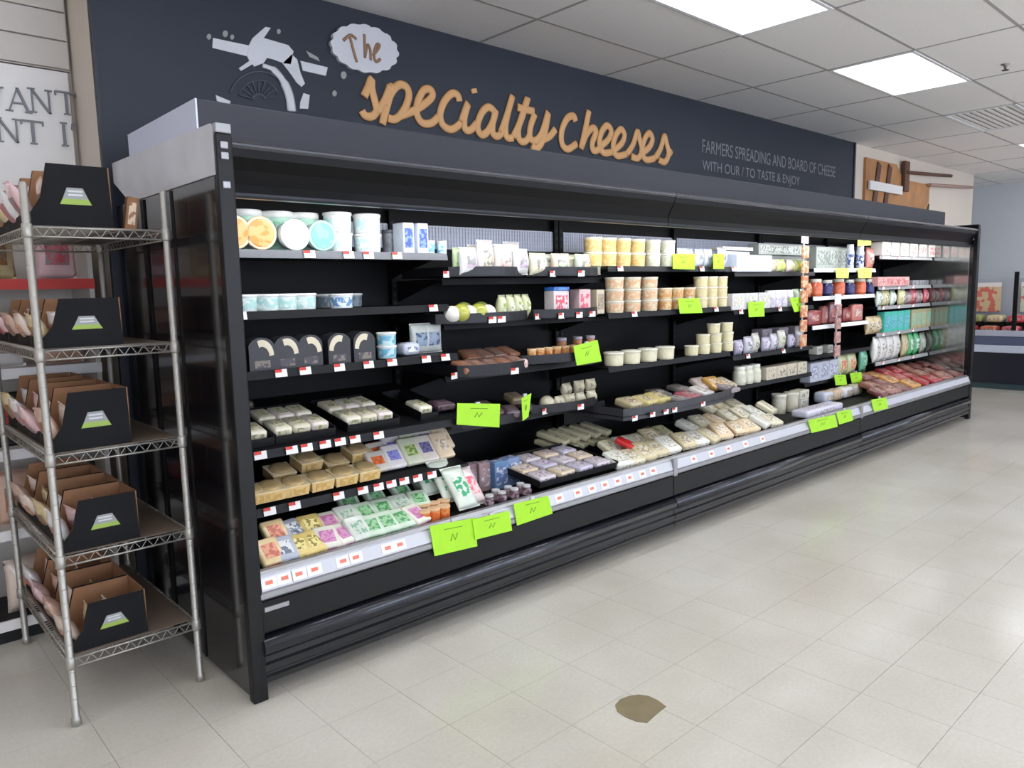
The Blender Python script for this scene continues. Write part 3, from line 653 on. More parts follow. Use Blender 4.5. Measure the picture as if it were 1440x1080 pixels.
# ------------------------------------------------------------------ bay 2: curved baskets
def basket(pxa, pxb, z, lab, tags=(), yf=.36, yb=.86, h=.05, m=None):
    xa, xb = ax(pxa, .42, z), ax(pxb, .42, z); w_ = xb-xa
    t_ = thing('curved_tray', lab, 'tray', ((xa+xb)/2, 0, z))
    n = 12; out = [(-w_/2, yb)]+[(-w_/2+w_*k/n, yf+.09*(1-math.sin(PI*k/n)**.7)) for k in range(n+1)]+[(w_/2, yb)]
    MB().prism(out, 0, .005, 'z').build('tray_base', M_shelf, t_)
    inn = [(x*.985, y+.005) for x, y in out[1:-1]]
    b = MB()
    for k in range(len(out)-1):
        (xA, yA), (xB, yB) = out[k], out[k+1]; d = Vector((yB-yA, xA-xB)).normalized()*.004
        b.prism([(xA, yA), (xB, yB), (xB-d.x, yB-d.y), (xA-d.x, yA-d.y)], .005, h, 'z')
    b.build('rim', m or mat('smoky_tray_plastic', (34, 34, 38), .35, spec=.3), t_)
    for px in tags:
        X = ax(px, yf+.01, z)-t_.location.x; u = X/w_+.5; o = link('price_tag', tagm, t_, (X, yf+.09*(1-math.sin(PI*min(max(u, 0), 1))**.7)-.004, .012)); o.rotation_euler = (0, 0, (.5-u)*.5)
    return t_
z = 1.56
basket(636, 742, z, 'curved black tray of white pouches, top shelf of second bay', (641,)); basket(746, 846, z, 'curved black tray of cream pouches, top shelf of second bay', (779, 815))
P = 'top left tray of second bay'
row([643], z+.006, .47, bag(.06, .14, .05, (206, 228, 178), (190, 220, 150)), 'pouch', 'narrow lime green pouch', 'bag', P)
for k, px in enumerate(spread(652, 736, 7)): row([px], z+.006, .42+(k % 2)*.08, bag(.12, .14+.02*(k % 3), .09, [(226, 226, 224), (230, 222, 216), (222, 214, 212)][k % 3], [(196, 176, 196), (226, 190, 180), (214, 206, 170)][k % 3]), 'pouch', 'white puffed pouch', 'bag', P, jit=.01)
P = 'top right tray of second bay'
for k, px in enumerate(spread(748, 842, 6)): row([px], z+.006, .43+(k % 2)*.07, bag(.13, .12, .09, [(226, 224, 196), (214, 224, 204), (232, 216, 196)][k % 3], [(240, 226, 200), (214, 190, 160), (196, 214, 180)][k % 3]), 'pouch', 'cream puffed pouch', 'bag', P, jit=.012)
z = 1.325
basket(618, 747, z, 'curved tray of green and white balls, second shelf of second bay', (703, 690)); basket(756, 846, z, 'curved tray of pink boxes, second shelf of second bay', (767, 790, 812, 833))
P = 'second shelf tray of second bay'
def ball(r, c_, lb):
    def f():
        pr = [(r*math.sin(PI*k/10)+.0005, r*.95*(1-math.cos(PI*k/10))) for k in range(11)]
        return [('cheese', MB().lathe(pr, 16, cap=False).mesh('cheese', mat('wax_%d_%d_%d' % c_, c_, .3, coat=.5, var=.08, scale=20))), ('label', MB().lathe([(r*1.01*math.sin(PI*k/10), r*.95*(1-math.cos(PI*k/10))) for k in (4, 5, 6)], 16, cap=False).mesh('label', col(lb)))]
    return parts(('ball', r, c_, lb), f)
row([648, 673], z+.006, .41, ball(.048, (176, 178, 70), (206, 206, 140)), 'cheese_ball', 'yellow green round cheese', 'cheese', P)
row([636, 660, 686], z+.006, .42, ball(.044, (232, 228, 222), (226, 214, 206)), 'cheese_ball', 'white round cheese', 'cheese', P)
row([652, 676], z+.01, .5, ball(.05, (150, 160, 80), (200, 206, 150)), 'cheese_ball', 'dark green round cheese', 'cheese', P+' back')
row([706], z+.006, .40, box(.05, .05, .035, (226, 206, 120), (240, 220, 160)), 'small_carton', 'small yellow carton', 'carton', P)
for k, px in enumerate(spread(700, 744, 4)): row([px], z+.006, .46+.01*k, bag(.07, .13, .07, (206, 208, 170), (150, 164, 90), (226, 226, 206)), 'pouch', 'pale olive striped pouch', 'bag', P, rz=.3)
P = 'right tray, second shelf of second bay'
row([783], z+.006, .46, box(.125, .08, .145, (206, 196, 196), (206, 82, 96), (226, 200, 200)), 'tall_carton', 'pink labelled box with blue top', 'carton', P)
row([783], z+.152, .46, box(.125, .08, .02, (60, 120, 210), (90, 150, 226)), 'flat_carton', 'bright blue flat pack atop the pink box', 'carton', P)
row([816], z+.006, .46, box(.1, .08, .15, (206, 178, 178), (206, 96, 112), (222, 180, 180)), 'tall_carton', 'pink labelled box without blue top', 'carton', P)
row([838], z+.006, .47, box(.07, .08, .145, (196, 182, 160), (170, 150, 120)), 'tall_carton', 'narrow beige box', 'carton', P)
z = 1.055
basket(638, 738, z, 'deep smoky tray of brown packs, third shelf of second bay', (652, 722), yf=.3, h=.06); basket(738, 843, z+.02, 'curved tray of tan cups, third shelf of second bay')
P = 'left tray, third shelf of second bay'
for k, px in enumerate(spread(642, 732, 5)):
    c_ = [(150, 104, 80), (140, 108, 96), (120, 96, 90)][k % 3]
    put(slab(.09, .12, .035, c_, lab_(c_, (180, 130, 110))), 'wrapped_block', 'brown wrapped block', 'cheese', (ax(px, .42, z+.03), .42, z+.03), P, random.uniform(-.2, .2), .35)
    if k < 4: put(slab(.09, .12, .035, c_, lab_(c_, (190, 140, 110))), 'wrapped_block', 'brown wrapped block in back row', 'cheese', (ax(px+8, .55, z+.08), .55, z+.07), P, random.uniform(-.2, .2), .35)
row([735], z+.012, .36, slab(.05, .05, .05, (226, 200, 196), (214, 180, 170)), 'wrapped_block', 'small pale pink wrapped block', 'cheese', P)
row(spread(742, 812, 6), z+.027, .45, tub(.027, .075, (224, 170, 110), (232, 196, 150), (200, 130, 70)), 'small_cup', 'small tan cup', 'cup', 'right tray, third shelf of second bay')
row([790, 812, 830], z+.027, .53, tub(.03, .115, (190, 130, 100), (180, 170, 180), (206, 140, 90)), 'small_cup', 'taller orange brown cup', 'cup', 'right tray, third shelf of second bay')
z = .78
basket(640, 742, z, 'curved black tray behind the wide green card, fourth shelf of second bay'); basket(752, 846, z+.01, 'curved black tray of beige lumps, fourth shelf of second bay', (772, 814))
P = 'left tray, fourth shelf of second bay'
for k, (px, y, zz) in enumerate(((700, .47, .0), (716, .43, .0), (722, .52, .05), (680, .56, .02), (735, .5, .0))): put(slab(.09, .1, .045, [(120, 96, 90), (96, 78, 90), (140, 124, 96)][k % 3], (120, 104, 100)), 'wrapped_block', 'dim brown wrapped block', 'cheese', (ax(px, y, z+.05), y, z+.03+zz), P, random.uniform(-.4, .4), .3)
P = 'right tray, fourth shelf of second bay'
row([769], z+.016, .44, ball(.045, (206, 196, 170), (196, 186, 160)), 'cheese_ball', 'beige round cheese', 'cheese', P)
for k, (px, y, zz) in enumerate(((786, .43, 0), (800, .44, 0), (815, .44, 0), (831, .44, 0), (796, .5, .055), (814, .5, .06), (830, .5, .06))):
    put(bag(.085, .075, .075, (208, 200, 174), (190, 180, 150)), 'small_pouch', 'beige lumpy pouch%s' % (' on top' if zz else ''), 'bag', (ax(px, y, z+.05), y, z+.017+zz), P, random.uniform(-.2, .2))
# deck bay 2
P = 'bottom deck of second bay'
for k, (px, y, c_) in enumerate(((664, .45, (150, 120, 130)), (680, .42, (160, 130, 130)), (700, .38, (96, 130, 170)), (716, .4, (120, 140, 176)))):
    put(box(.1, .07, .15, c_, (96, 116, 160) if k > 1 else (170, 140, 140), (190, 196, 210)), 'standing_carton', ('mauve', 'mauve', 'blue', 'blue')[k]+' standing carton at the back', 'carton', (ax(px, y, .5), y, dk(y)+.002), P, .1*k-.2)
for k, px in enumerate(spread(684, 745, 7)):
    y = .12+.06*(k % 2); row([px], dk(y)+.002, y, jar(.024, .055, [(96, 70, 80), (150, 130, 130)][k % 2], (206, 206, 206), (176, 150, 160)), 'small_jar', 'small dark jar with pale lid', 'jar', P)
xa, xb = ax(740, .2, .5), ax(850, .2, .5)
tray(xa, xb, .1, .5, .48, 'black tray of pinkish packs on bottom deck of second bay', rx=.12, h=.03)
for k in range(4):
    for r_ in range(3):
        c_ = [(206, 196, 200), (214, 196, 170), (196, 190, 206)][(k+r_) % 3]
        put(slab(.12, .11, .035, c_, lab_(c_, (230, 226, 226)), lab_(c_, (130, 90, 130))), 'wrapped_block', 'pinkish white wrapped block', 'cheese', (xa+.09+k*(xb-xa-.18)/3, .18+r_*.13, .49+r_*.0135+.004), 'tray row %s, bottom deck of second bay' % ('one', 'two', 'three')[r_], random.uniform(-.1, .1), .12)
for k in range(5):
    for r_ in range(2):
        X = ax(770+k*15, .6, .65); c_ = [(176, 170, 140), (190, 182, 150)][(k+r_) % 2]
        put(slab(.085, .2, .035, c_, lab_(c_, (206, 200, 170))), 'wrapped_block', 'long olive beige wrapped block', 'cheese', (X+.02*r_, .58, .50+r_*.045+.03), '%s layer behind tray, second bay' % ('lower', 'upper')[r_], .35, .25)
# ------------------------------------------------------------------ bay 3
z = 1.617; P = 'top shelf of third bay'
row(spread(824, 905, 4), z, .46, tub(.056, .085, (230, 206, 148), (240, 232, 206), (222, 184, 110)), 'deli_cup', 'yellow cup with cream lid', 'cup', P, layers=2, dz=.086)
row(spread(906, 948, 2), z, .46, tub(.056, .085, (226, 224, 206), (238, 236, 226), (206, 206, 176)), 'deli_cup', 'whitish cup', 'cup', P, layers=2, dz=.086)
row(spread(850, 948, 5), z, .57, tub(.043, .085, (224, 206, 158), (238, 230, 210), (214, 186, 120)), 'deli_cup', 'yellow cup behind the front row', 'cup', P, layers=2, dz=.086)
row(spread(950, 1000, 4), z, .47, bag(.1, .125, .07, (226, 230, 240), (206, 214, 232)), 'pouch', 'bluish white pouch', 'bag', P, jit=.01)
row(spread(1004, 1024, 1), z, .47, bag(.12, .14, .08, (222, 224, 240), (200, 206, 232)), 'pouch', 'lilac white pouch', 'bag', P)
row([1030], z+.125, .52, box(.42, .1, .025, (236, 230, 214), (226, 220, 206)), 'flat_carton', 'long flat cream carton', 'carton', P)
row([1030], z, .53, box(.36, .08, .12, (200, 206, 214), (170, 176, 186)), 'standing_carton', 'wide pale grey carton under the cream carton', 'carton', P)
z = 1.332; P = 'second shelf of third bay'
row(spread(852, 924, 3), z, .46, tub(.06, .072, (216, 204, 176), (230, 222, 206), (214, 170, 130)), 'deli_cup', 'beige cup with pinkish print', 'cup', P, layers=3, dz=.073)
row(spread(926, 976, 3), z, .46, tub(.05, .072, (214, 190, 150), (228, 214, 186), (206, 150, 90)), 'deli_cup', 'caramel banded cup', 'cup', P, layers=2, dz=.073)
row(spread(978, 1020, 3), z, .46, tub(.05, .072, (222, 206, 168), (230, 222, 200), (210, 200, 150)), 'deli_cup', 'pale straw coloured cup', 'cup', P, layers=3, dz=.073)
row(spread(880, 1010, 7), z, .58, tub(.04, .068, (206, 196, 166), (226, 220, 200), (190, 176, 130)), 'deli_cup', 'beige cup behind the front row', 'cup', P)
z = 1.002; P = 'third shelf of third bay'
row(spread(851, 947, 4), z, .46, tub(.064, .085, (224, 218, 186), (236, 232, 214), (232, 226, 196)), 'deli_cup', 'plain cream cup', 'cup', P)
CP = tub(.05, .07, (226, 218, 182), (236, 230, 206), (222, 212, 170))
row(spread(964, 1030, 4), z, .46, CP, 'deli_cup', 'pale cream cup in pyramid', 'cup', 'bottom layer, '+P); row(spread(980, 1030, 3), z+.071, .46, CP, 'deli_cup', 'pale cream cup in pyramid', 'cup', 'middle layer, '+P); row(spread(994, 1030, 2), z+.142, .46, CP, 'deli_cup', 'pale cream cup in pyramid', 'cup', 'upper layer, '+P)
# large tilted tray
xa, xb = ax(872, .2, .74), ax(1036, .26, .72)
t_ = thing('large_tray', 'large grey curved tray jutting out below third bay shelves', 'tray', ((xa+xb)/2, .12, .735)); w_ = xb-xa
n = 14; out = [(-w_/2, .6)]+[(-w_/2+w_*k/n, .0+.16*(abs(k/n-.42)*1.72)**3.2) for k in range(n+1)]+[(w_/2, .6)]
MB().prism(out, 0, .006, 'z').build('tray_base', M_shelf, t_); b = MB()
for k in range(len(out)-1):
    (xA, yA), (xB, yB) = out[k], out[k+1]; d = Vector((yB-yA, xA-xB)).normalized()*.005
    b.prism([(xA, yA), (xB, yB), (xB-d.x, yB-d.y), (xA-d.x, yA-d.y)], -.02, .05, 'z')
b.build('rim', mat('grey_tray_rim', (56, 56, 60), .4), t_)
for px in (892, 917, 936, 948, 988):
    X = ax(px, .12, .735)-t_.location.x; o = link('price_tag', tagm, t_, (X, -.003, .0)); o.scale = (.9, 1, .9)
MB().box(-w_/2+.02, .55, -.12, w_/2-.02, .6, 0).build('support', M_shelf, t_)
P = 'large tray of third bay'
for px, y, c_, ds, rx_, hh in ((885, .3, (190, 176, 140), 'beige wrapped block', .2, .05), (905, .27, (206, 190, 130), 'straw yellow wrapped block', .2, .055), (922, .27, (196, 180, 110), 'straw yellow wrapped block', .25, .055), (952, .24, (130, 128, 132), 'grey wrapped block', .1, .03), (966, .26, (176, 90, 100), 'red labelled wrapped block', .15, .035), (985, .27, (214, 210, 206), 'white wrapped block', .3, .035), (985, .42, (196, 180, 170), 'pale pink wrapped block at back', .5, .04), (1002, .36, (196, 150, 80), 'golden brown wrapped block', .5, .045), (1018, .34, (200, 186, 150), 'cream wrapped block', .4, .04), (1022, .26, (150, 140, 146), 'mauve grey wrapped block', .2, .03), (925, .45, (120, 118, 116), 'dark grey wrapped block at back', .2, .035), (955, .48, (140, 136, 130), 'dark grey wrapped block at back', .2, .035)):
    put(slab(.14, .14, hh, c_, lab_(c_, (220, 210, 200)), lab_(c_, (90, 60, 60))), 'wrapped_block', ds, 'cheese', (ax(px, y, .78), y, .745+math.sin(rx_)*.07), P, random.uniform(-.2, .2), rx_)
# deck bay 3
P = 'bottom deck of third bay'
pal = [((222, 214, 184), 'pale cream wrapped block'), ((214, 200, 160), 'straw wrapped block'), ((226, 226, 214), 'white wrapped block'), ((206, 190, 150), 'tan wrapped block'), ((232, 204, 164), 'peach wrapped block')]
def deckrow(a, b_, n, y, idx, P_, lift=0, w_=.13, h_=.045, rx=.42):
    for k, px in enumerate(spread(a, b_, n)):
        c_, ds = pal[idx[k % len(idx)]]
        flat(px, y, c_, lab_(c_, (240, 236, 226)), lab_(c_, (150, 130, 100)), ds, w_=w_, d_=.15, h_=h_, rx=rx, lift=lift+random.uniform(0, .012), P_=P_)
deckrow(858, 945, 5, .16, [2, 0, 3, 1, 2], 'front row, '+P); deckrow(850, 940, 5, .33, [0, 2, 0, 3, 1], 'second row, '+P, .03)
flat(878, .25, (206, 40, 44), (226, 60, 60), (200, 30, 30), 'bright red wrapped block', w_=.09, d_=.12, rx=.45, rz=.5, lift=.075, P_='on top, '+P)
flat(915, .42, (96, 66, 50), (130, 100, 80), (80, 60, 50), 'dark brown wrapped block', lift=.06, P_='back, '+P); flat(930, .40, (206, 206, 150), (220, 220, 180), (160, 160, 110), 'pale lime wrapped block', lift=.06, P_='back, '+P)
deckrow(950, 1020, 4, .16, [3, 2, 1, 4], 'right front row, '+P); deckrow(955, 1030, 4, .34, [2, 0, 4, 0], 'right second row, '+P, .05); deckrow(985, 1040, 3, .5, [0, 3, 0], 'right back row, '+P, .09)
P = 'bottom deck of fourth bay'
deckrow(1025, 1090, 4, .16, [4, 4, 2, 0], 'front row, '+P); deckrow(1030, 1085, 3, .34, [0, 2, 0], 'second row, '+P, .04)
for px, y, dsx in ((1095, .45, 'left'), (1112, .42, 'right')): put(tub(.06, .16, (206, 202, 180), (222, 218, 200), (214, 208, 190)), 'tall_tub', '%s tall cream tub' % dsx, 'tub', (ax(px, y, .5), y, dk(y)+.002), P)
row([1124], dk(.4)+.1, .4, box(.15, .1, .07, (214, 210, 190), (206, 200, 176)), 'cream_carton', 'cream carton perched on white block', 'carton', P)
row([1124], dk(.4)+.002, .4, box(.13, .1, .096, (200, 200, 190), (196, 190, 176)), 'cream_carton', 'white block under the cream carton', 'carton', P)
# ------------------------------------------------------------------ bay 4
z = 1.582; P = 'top shelf of fourth bay'
row(spread(1030, 1076, 3), z, .45, box(.19, .1, .125, (214, 222, 234), (176, 190, 226), (226, 230, 236)), 'pale_carton', 'pale blue printed carton', 'carton', P)
row(spread(1078, 1128, 4), z, .45, [bag(.13, .1, .08, (206, 220, 150), (226, 214, 70), (150, 200, 130)), bag(.13, .1, .08, (226, 206, 196), (190, 214, 150), (226, 150, 130))], 'pouch', 'yellow green pouch', 'bag', P, jit=.01)
row(spread(1062, 1125, 4), z+.14, .6, box(.24, .1, .09, (170, 176, 168), (200, 206, 196)), 'pale_carton', 'grey green carton high at the back', 'carton', P)
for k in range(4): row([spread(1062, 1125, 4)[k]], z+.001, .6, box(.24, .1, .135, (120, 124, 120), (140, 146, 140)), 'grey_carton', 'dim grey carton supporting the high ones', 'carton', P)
z = 1.302; P = 'second shelf of fourth bay'
row(spread(1022, 1076, 3), z, .46, box(.18, .1, .12, (206, 204, 206), (200, 196, 176), (226, 224, 226)), 'pale_carton', 'pale grey carton', 'carton', P)
row(spread(1078, 1112, 4), z, .46, jar(.045, .135, (222, 218, 226), (236, 232, 236), (190, 180, 196)), 'white_jar', 'white jar', 'jar', P)
row([1118, 1128], z, .48, bag(.1, .14, .07, (206, 222, 190), (220, 230, 190)), 'pouch', 'pale green pouch', 'bag', P)
z = .962; P = 'third shelf of fourth bay'
row(spread(1032, 1128, 8), z, .46, [bag(.1, .13, .08, (206, 204, 216), (220, 216, 226)), bag(.1, .15, .08, (216, 214, 204), (200, 206, 170)), bag(.1, .11, .08, (190, 184, 206), (214, 206, 226))], 'pouch', 'lilac white pouch', 'bag', P, jit=.012)
row(spread(1060, 1128, 3), z, .6, box(.16, .1, .16, (150, 140, 150), (176, 170, 176)), 'grey_carton', 'mauve grey carton at the back', 'carton', P)
z = .732; P = 'fourth shelf of fourth bay'
row(spread(1034, 1066, 3), z, .45, jar(.05, .14, (216, 216, 196), (226, 226, 214), (206, 206, 186)), 'white_bottle', 'cream white jar', 'jar', P)
row(spread(1070, 1128, 4), z, .46, box(.16, .1, .1, (200, 190, 170), (206, 196, 170)), 'beige_carton', 'beige carton', 'carton', P)
# clip strip at the joint
def strip(px, y, z0, z1, lab, c_, ink):
    X = ax(px, y, (z0+z1)/2); t_ = thing('clip_strip', lab, 'clip strip', (X, y, 0))
    MB().box(-.012, 0, z0, .012, .003, z1, .001, seg=1).build('strip', M_rail, t_)
    n = int((z1-z0)/.12)
    for k in range(n): MB().box(-.05, -.022, z0+.02+k*.12, .05, -.002, z0+.12+k*.12, .006).build('hanging_pack', pm(c_, ink, 30), t_)
    MB().box(-.06, -.008, z1-.01, .06, -.002, z1+.09, .002).build('header_card', M_signw, t_)
strip(1129, .38, .95, 1.82, 'hanging strip of orange packs between fourth and fifth bays', (206, 130, 90), (226, 196, 160))
strip(1176, .38, .82, 1.30, 'short hanging strip of dusky pink packs below fifth bay rails', (170, 130, 126), (200, 160, 150))
# ------------------------------------------------------------------ bay 5
z = 1.612; P = 'top white shelf of fifth bay'
row(spread(1142, 1186, 4), z, .62, box(.2, .1, .2, (196, 202, 190), (150, 160, 150), (214, 216, 206)), 'pale_carton', 'pale grey green carton', 'carton', P)
row([1195, 1209], z, .47, jar(.035, .22, (214, 222, 236), (236, 238, 242), (70, 90, 150)), 'bottle', 'white and blue bottle', 'bottle', P)
row([1222], z, .47, bag(.16, .2, .08, (206, 130, 120), (226, 190, 176)), 'pouch', 'red and cream pouch', 'bag', P)
z = 1.372; P = 'second white shelf of fifth bay'
row([1146, 1178, 1208], z, .48, jar(.06, .15, (206, 96, 60), (220, 214, 196), (216, 120, 84)), 'red_jar', 'orange red jar', 'jar', P)
row([1162, 1193, 1221], z, .50, jar(.055, .14, (40, 42, 90), (206, 206, 196), (60, 60, 120)), 'blue_jar', 'dark blue jar', 'jar', P)
row([1136], z, .46, bag(.1, .12, .06, (206, 130, 84), (226, 160, 110)), 'pouch', 'orange pouch', 'bag', P)
z = 1.122; P = 'third white shelf of fifth bay'
for k, px in enumerate(spread(1136, 1210, 5)): row([px], z, .48+.05*(k % 2), slab(.2, .06, .13+.03*(k % 3), [(150, 60, 60), (196, 120, 110), (120, 56, 60)][k % 3], [(206, 160, 150), (226, 200, 190), (190, 110, 100)][k % 3]), 'meat_pack', 'red cured meat pack', 'meat', P, jit=.02)
z = .862; P = 'fourth shelf of fifth bay'
row([1147, 1162], z, .5, box(.1, .08, .07, (196, 196, 186), (180, 180, 176)), 'small_carton', 'small off white carton', 'carton', P)
z = .622; P = 'fifth shelf of fifth bay'
row(spread(1132, 1172, 3), z, .52, box(.18, .1, .17, (190, 194, 206), (150, 156, 176), (214, 214, 226)), 'pale_carton', 'blue grey carton', 'carton', P)
row(spread(1176, 1202, 2), z, .52, bag(.2, .2, .09, (196, 196, 150), (214, 120, 90), (200, 210, 160)), 'pouch', 'orange labelled pouch', 'bag', P)
row([1212], z, .52, bag(.16, .22, .09, (96, 176, 140), (130, 196, 160)), 'pouch', 'green pouch', 'bag', P)
P = 'bottom deck of fifth bay'
row([1150], dk(.15)+.002, .16, slab(.62, .14, .06, (214, 210, 224), (222, 218, 230)), 'long_block', 'long lilac white wrapped slab', 'cheese', P)
for k, px in enumerate((1158, 1172, 1186, 1200)): row([px], dk(.4)+.003, .42, slab(.18, .12, .1, [(196, 200, 214), (206, 180, 150), (226, 222, 226), (190, 186, 176)][k], (222, 200, 180)), 'wrapped_block', ('bluish', 'tan', 'white', 'grey')[k]+' thick wrapped block', 'cheese', P)
# ------------------------------------------------------------------ bay 6
z = 1.737; P = 'top shelf of last bay'
row(spread(1232, 1310, 6), z, .45, box(.2, .11, .13, (228, 224, 216), (226, 206, 200), (206, 110, 100)), 'white_carton', 'white carton with reddish print', 'carton', P)
z = 1.442; P = 'second shelf of last bay'
row(spread(1228, 1272, 4), z, .45, box(.2, .1, .09, (214, 160, 156), (196, 110, 110), (226, 200, 190)), 'pink_carton', 'pink printed carton', 'carton', P)
row(spread(1276, 1306, 3), z, .5, box(.18, .1, .05, (150, 150, 156), (170, 166, 170)), 'grey_carton', 'low grey carton', 'carton', P)
z = 1.247; P = 'third shelf of last bay'
row(spread(1230, 1270, 4), z, .45, [bag(.16, .16, .08, (206, 200, 150), (226, 214, 180)), bag(.16, .15, .08, (210, 220, 206), (226, 230, 220))], 'pouch', 'cream pouch', 'bag', P, jit=.012)
row(spread(1272, 1304, 4), z, .45, [bag(.14, .16, .08, (190, 80, 90), (220, 150, 150)), bag(.14, .14, .08, (150, 130, 130), (190, 170, 160))], 'pouch', 'red pouch', 'bag', P, jit=.012)
z = .987; P = 'fourth shelf of last bay'
row([1222, 1232], z, .45, bag(.18, .17, .09, (200, 180, 140), (220, 206, 180)), 'pouch', 'tan pouch', 'bag', P)
row(spread(1238, 1274, 4), z, .45, box(.16, .08, .2, (70, 186, 166), (96, 160, 190), (120, 206, 190)), 'teal_carton', 'teal carton', 'carton', P)
row(spread(1276, 1304, 4), z, .45, box(.14, .08, .2, (170, 160, 120), (130, 190, 160), (190, 180, 150)), 'olive_carton', 'olive and teal carton', 'carton', P)
z = .702; P = 'fifth shelf of last bay'
row(spread(1224, 1264, 4), z, .46, bag(.19, .25, .1, (222, 220, 214), (210, 206, 196)), 'pouch', 'large white pouch', 'bag', P, jit=.01)
row([1270], z, .46, bag(.15, .24, .09, (190, 176, 130), (206, 190, 150)), 'pouch', 'khaki pouch', 'bag', P); row([1278, 1286], z, .46, bag(.12, .24, .09, (80, 176, 110), (200, 222, 206)), 'pouch', 'bright green pouch', 'bag', P)
row([1295, 1304], z, .46, bag(.14, .22, .09, (150, 160, 140), (180, 186, 170)), 'pouch', 'grey green pouch', 'bag', P)
P = 'bottom deck of last bay'
mc = [((120, 66, 62), 'dark red meat pack'), ((150, 96, 80), 'brown meat pack'), ((206, 150, 80), 'orange meat pack'), ((176, 60, 66), 'bright red meat pack')]
for r_, (y, n_, lf) in enumerate(((.14, 8, 0), (.3, 8, .04), (.46, 7, .09))):
    for k, px in enumerate(spread([1226, 1216, 1208][r_], [1345, 1325, 1305][r_], n_)):
        c_, ds = mc[[0, 1, 0, 2, 3, 3, 1, 0][(k+r_) % 8]]
        flat(px, y, c_, lab_(c_, (226, 200, 180)), lab_(c_, (80, 30, 30)), ds, w_=.19, d_=.15, h_=.05, lift=lf, nm='meat_pack', cat='meat', P_='%s row, %s' % (('front', 'second', 'back')[r_], P))

# labels that single each item out
from collections import defaultdict
cnt = defaultdict(list)
for e, d, p_ in GOODS: cnt[(d, p_)].append(e)
for (d, p_), es in cnt.items():
    es.sort(key=lambda e: (round(e.location.x, 3), e.location.z))
    for i, e in enumerate(es):
        if len(es) == 1: lab = '%s, %s' % (d, p_)
        elif len(es) == 2: lab = '%s %s, %s' % (('left', 'right')[i], d, p_)
        else: lab = '%s %s from left, %s' % (ORD[i], d, p_)
        e['label'] = lab; e['group'] = (e.name.split('.')[0].replace('_', ' ')+'s on the '+p_) if len(es) > 1 else e['category']+' goods on the '+p_

# ------------------------------------------------------------------ green price cards
def card(c4, Y, lab, m=None, bend=0):     # four photograph corners on the plane y=Y: TL TR BR BL
    P3 = [at(u, v, Y) for u, v in c4]; base = sum(P3, Vector())/4
    t_ = thing('price_card', lab, 'price card', base)
    Q = [p-base for p in P3]
    MB().prism([(q.x, q.z) for q in Q], -.0015, .0015, 'y').build('card', m or M_green, t_)
    w_ = (Q[1]-Q[0]); h_ = Q[3]-Q[0]; c0 = (Q[0]+Q[1]+Q[2]+Q[3])/4; b = MB()
    b.tube([c0-w_*.1+h_*.12+Vector((0, -.002, 0)), c0-w_*.04-h_*.1+Vector((0, -.002, 0)), c0+Vector((0, -.002, 0))+h_*.1, c0+w_*.07-h_*.1+Vector((0, -.002, 0))], .0035, 5, flat=.3)
    b.tube([c0-w_*.2-h_*.3+Vector((0, -.002, 0)), c0+w_*.2-h_*.3+Vector((0, -.002, 0))], .002, 5, flat=.3)
    b.build('ink_mark', M_greenink, t_)
    MB().box(-.012, .0015, h_.z*-.5-.006, .012, .012, h_.z*-.5+.012).build('clip', M_rail, t_)
for c4, Y, lab in (
 (((604, 740), (668, 728), (671, 768), (611, 782)), -.018, 'leftmost big green price card on the front rail'),
 (((664, 731), (716, 718), (720, 746), (668, 759)), -.024, 'second green price card on the front rail, overlapping the leftmost'),
 (((722, 709), (771, 697), (777, 722), (727, 739)), -.018, 'third green price card on the front rail'),
 (((1136, 591), (1174, 583), (1178, 600), (1141, 609)), -.018, 'green price card left of two on the middle case rail'),
 (((1176, 580), (1196, 575), (1200, 591), (1180, 597)), -.018, 'narrow green price card at the end of the middle case rail'),
 (((1225, 562), (1246, 559), (1249, 574), (1229, 579)), -.018, 'lone green price card on the far case rail'),
 (((643, 567), (703, 568), (702, 601), (642, 597)), .25, 'wide green card on the fourth shelf of second bay'),
 (((733, 560), (747, 553), (743, 586), (735, 592)), .36, 'thin sideways green card on the fourth shelf of second bay'),
 (((806, 487), (840, 478), (846, 508), (811, 514)), .34, 'square green card on the third shelf of second bay'),
 (((946, 357), (977, 357), (977, 379), (946, 378)), .39, 'green card on the top shelf of third bay'),
 (((1003, 357), (1018, 357), (1018, 378), (1003, 378)), .39, 'narrow green card on the top shelf right of the wider one'),
 (((953, 420), (983, 419), (988, 440), (956, 441)), .39, 'green card on the second shelf of third bay'),
 (((1052, 425), (1074, 424), (1075, 445), (1053, 446)), .39, 'green card on the second shelf of fourth bay'),
 (((1110, 419), (1126, 418), (1133, 436), (1117, 439)), .39, 'tilted green card at the end of second shelf, fourth bay'),
 (((1173, 527), (1189, 527), (1191, 541), (1175, 542)), .44, 'left green card on the fifth shelf of fifth bay'),
 (((1195, 525), (1211, 523), (1213, 537), (1198, 539)), .44, 'right green card on the fifth shelf of fifth bay')): card(c4, Y, lab)
for c4, lab in (((((1206, 331), (1225, 331), (1225, 345), (1206, 346))), 'pale yellow card on the highest white rail of fifth bay'), ((((1175, 377), (1194, 377), (1193, 391), (1176, 391))), 'left pale yellow card on the top white shelf of fifth bay'), ((((1206, 377), (1226, 377), (1225, 391), (1207, 391))), 'right pale yellow card on the top white shelf of fifth bay')):
    card(c4, .41, lab, M_yel)

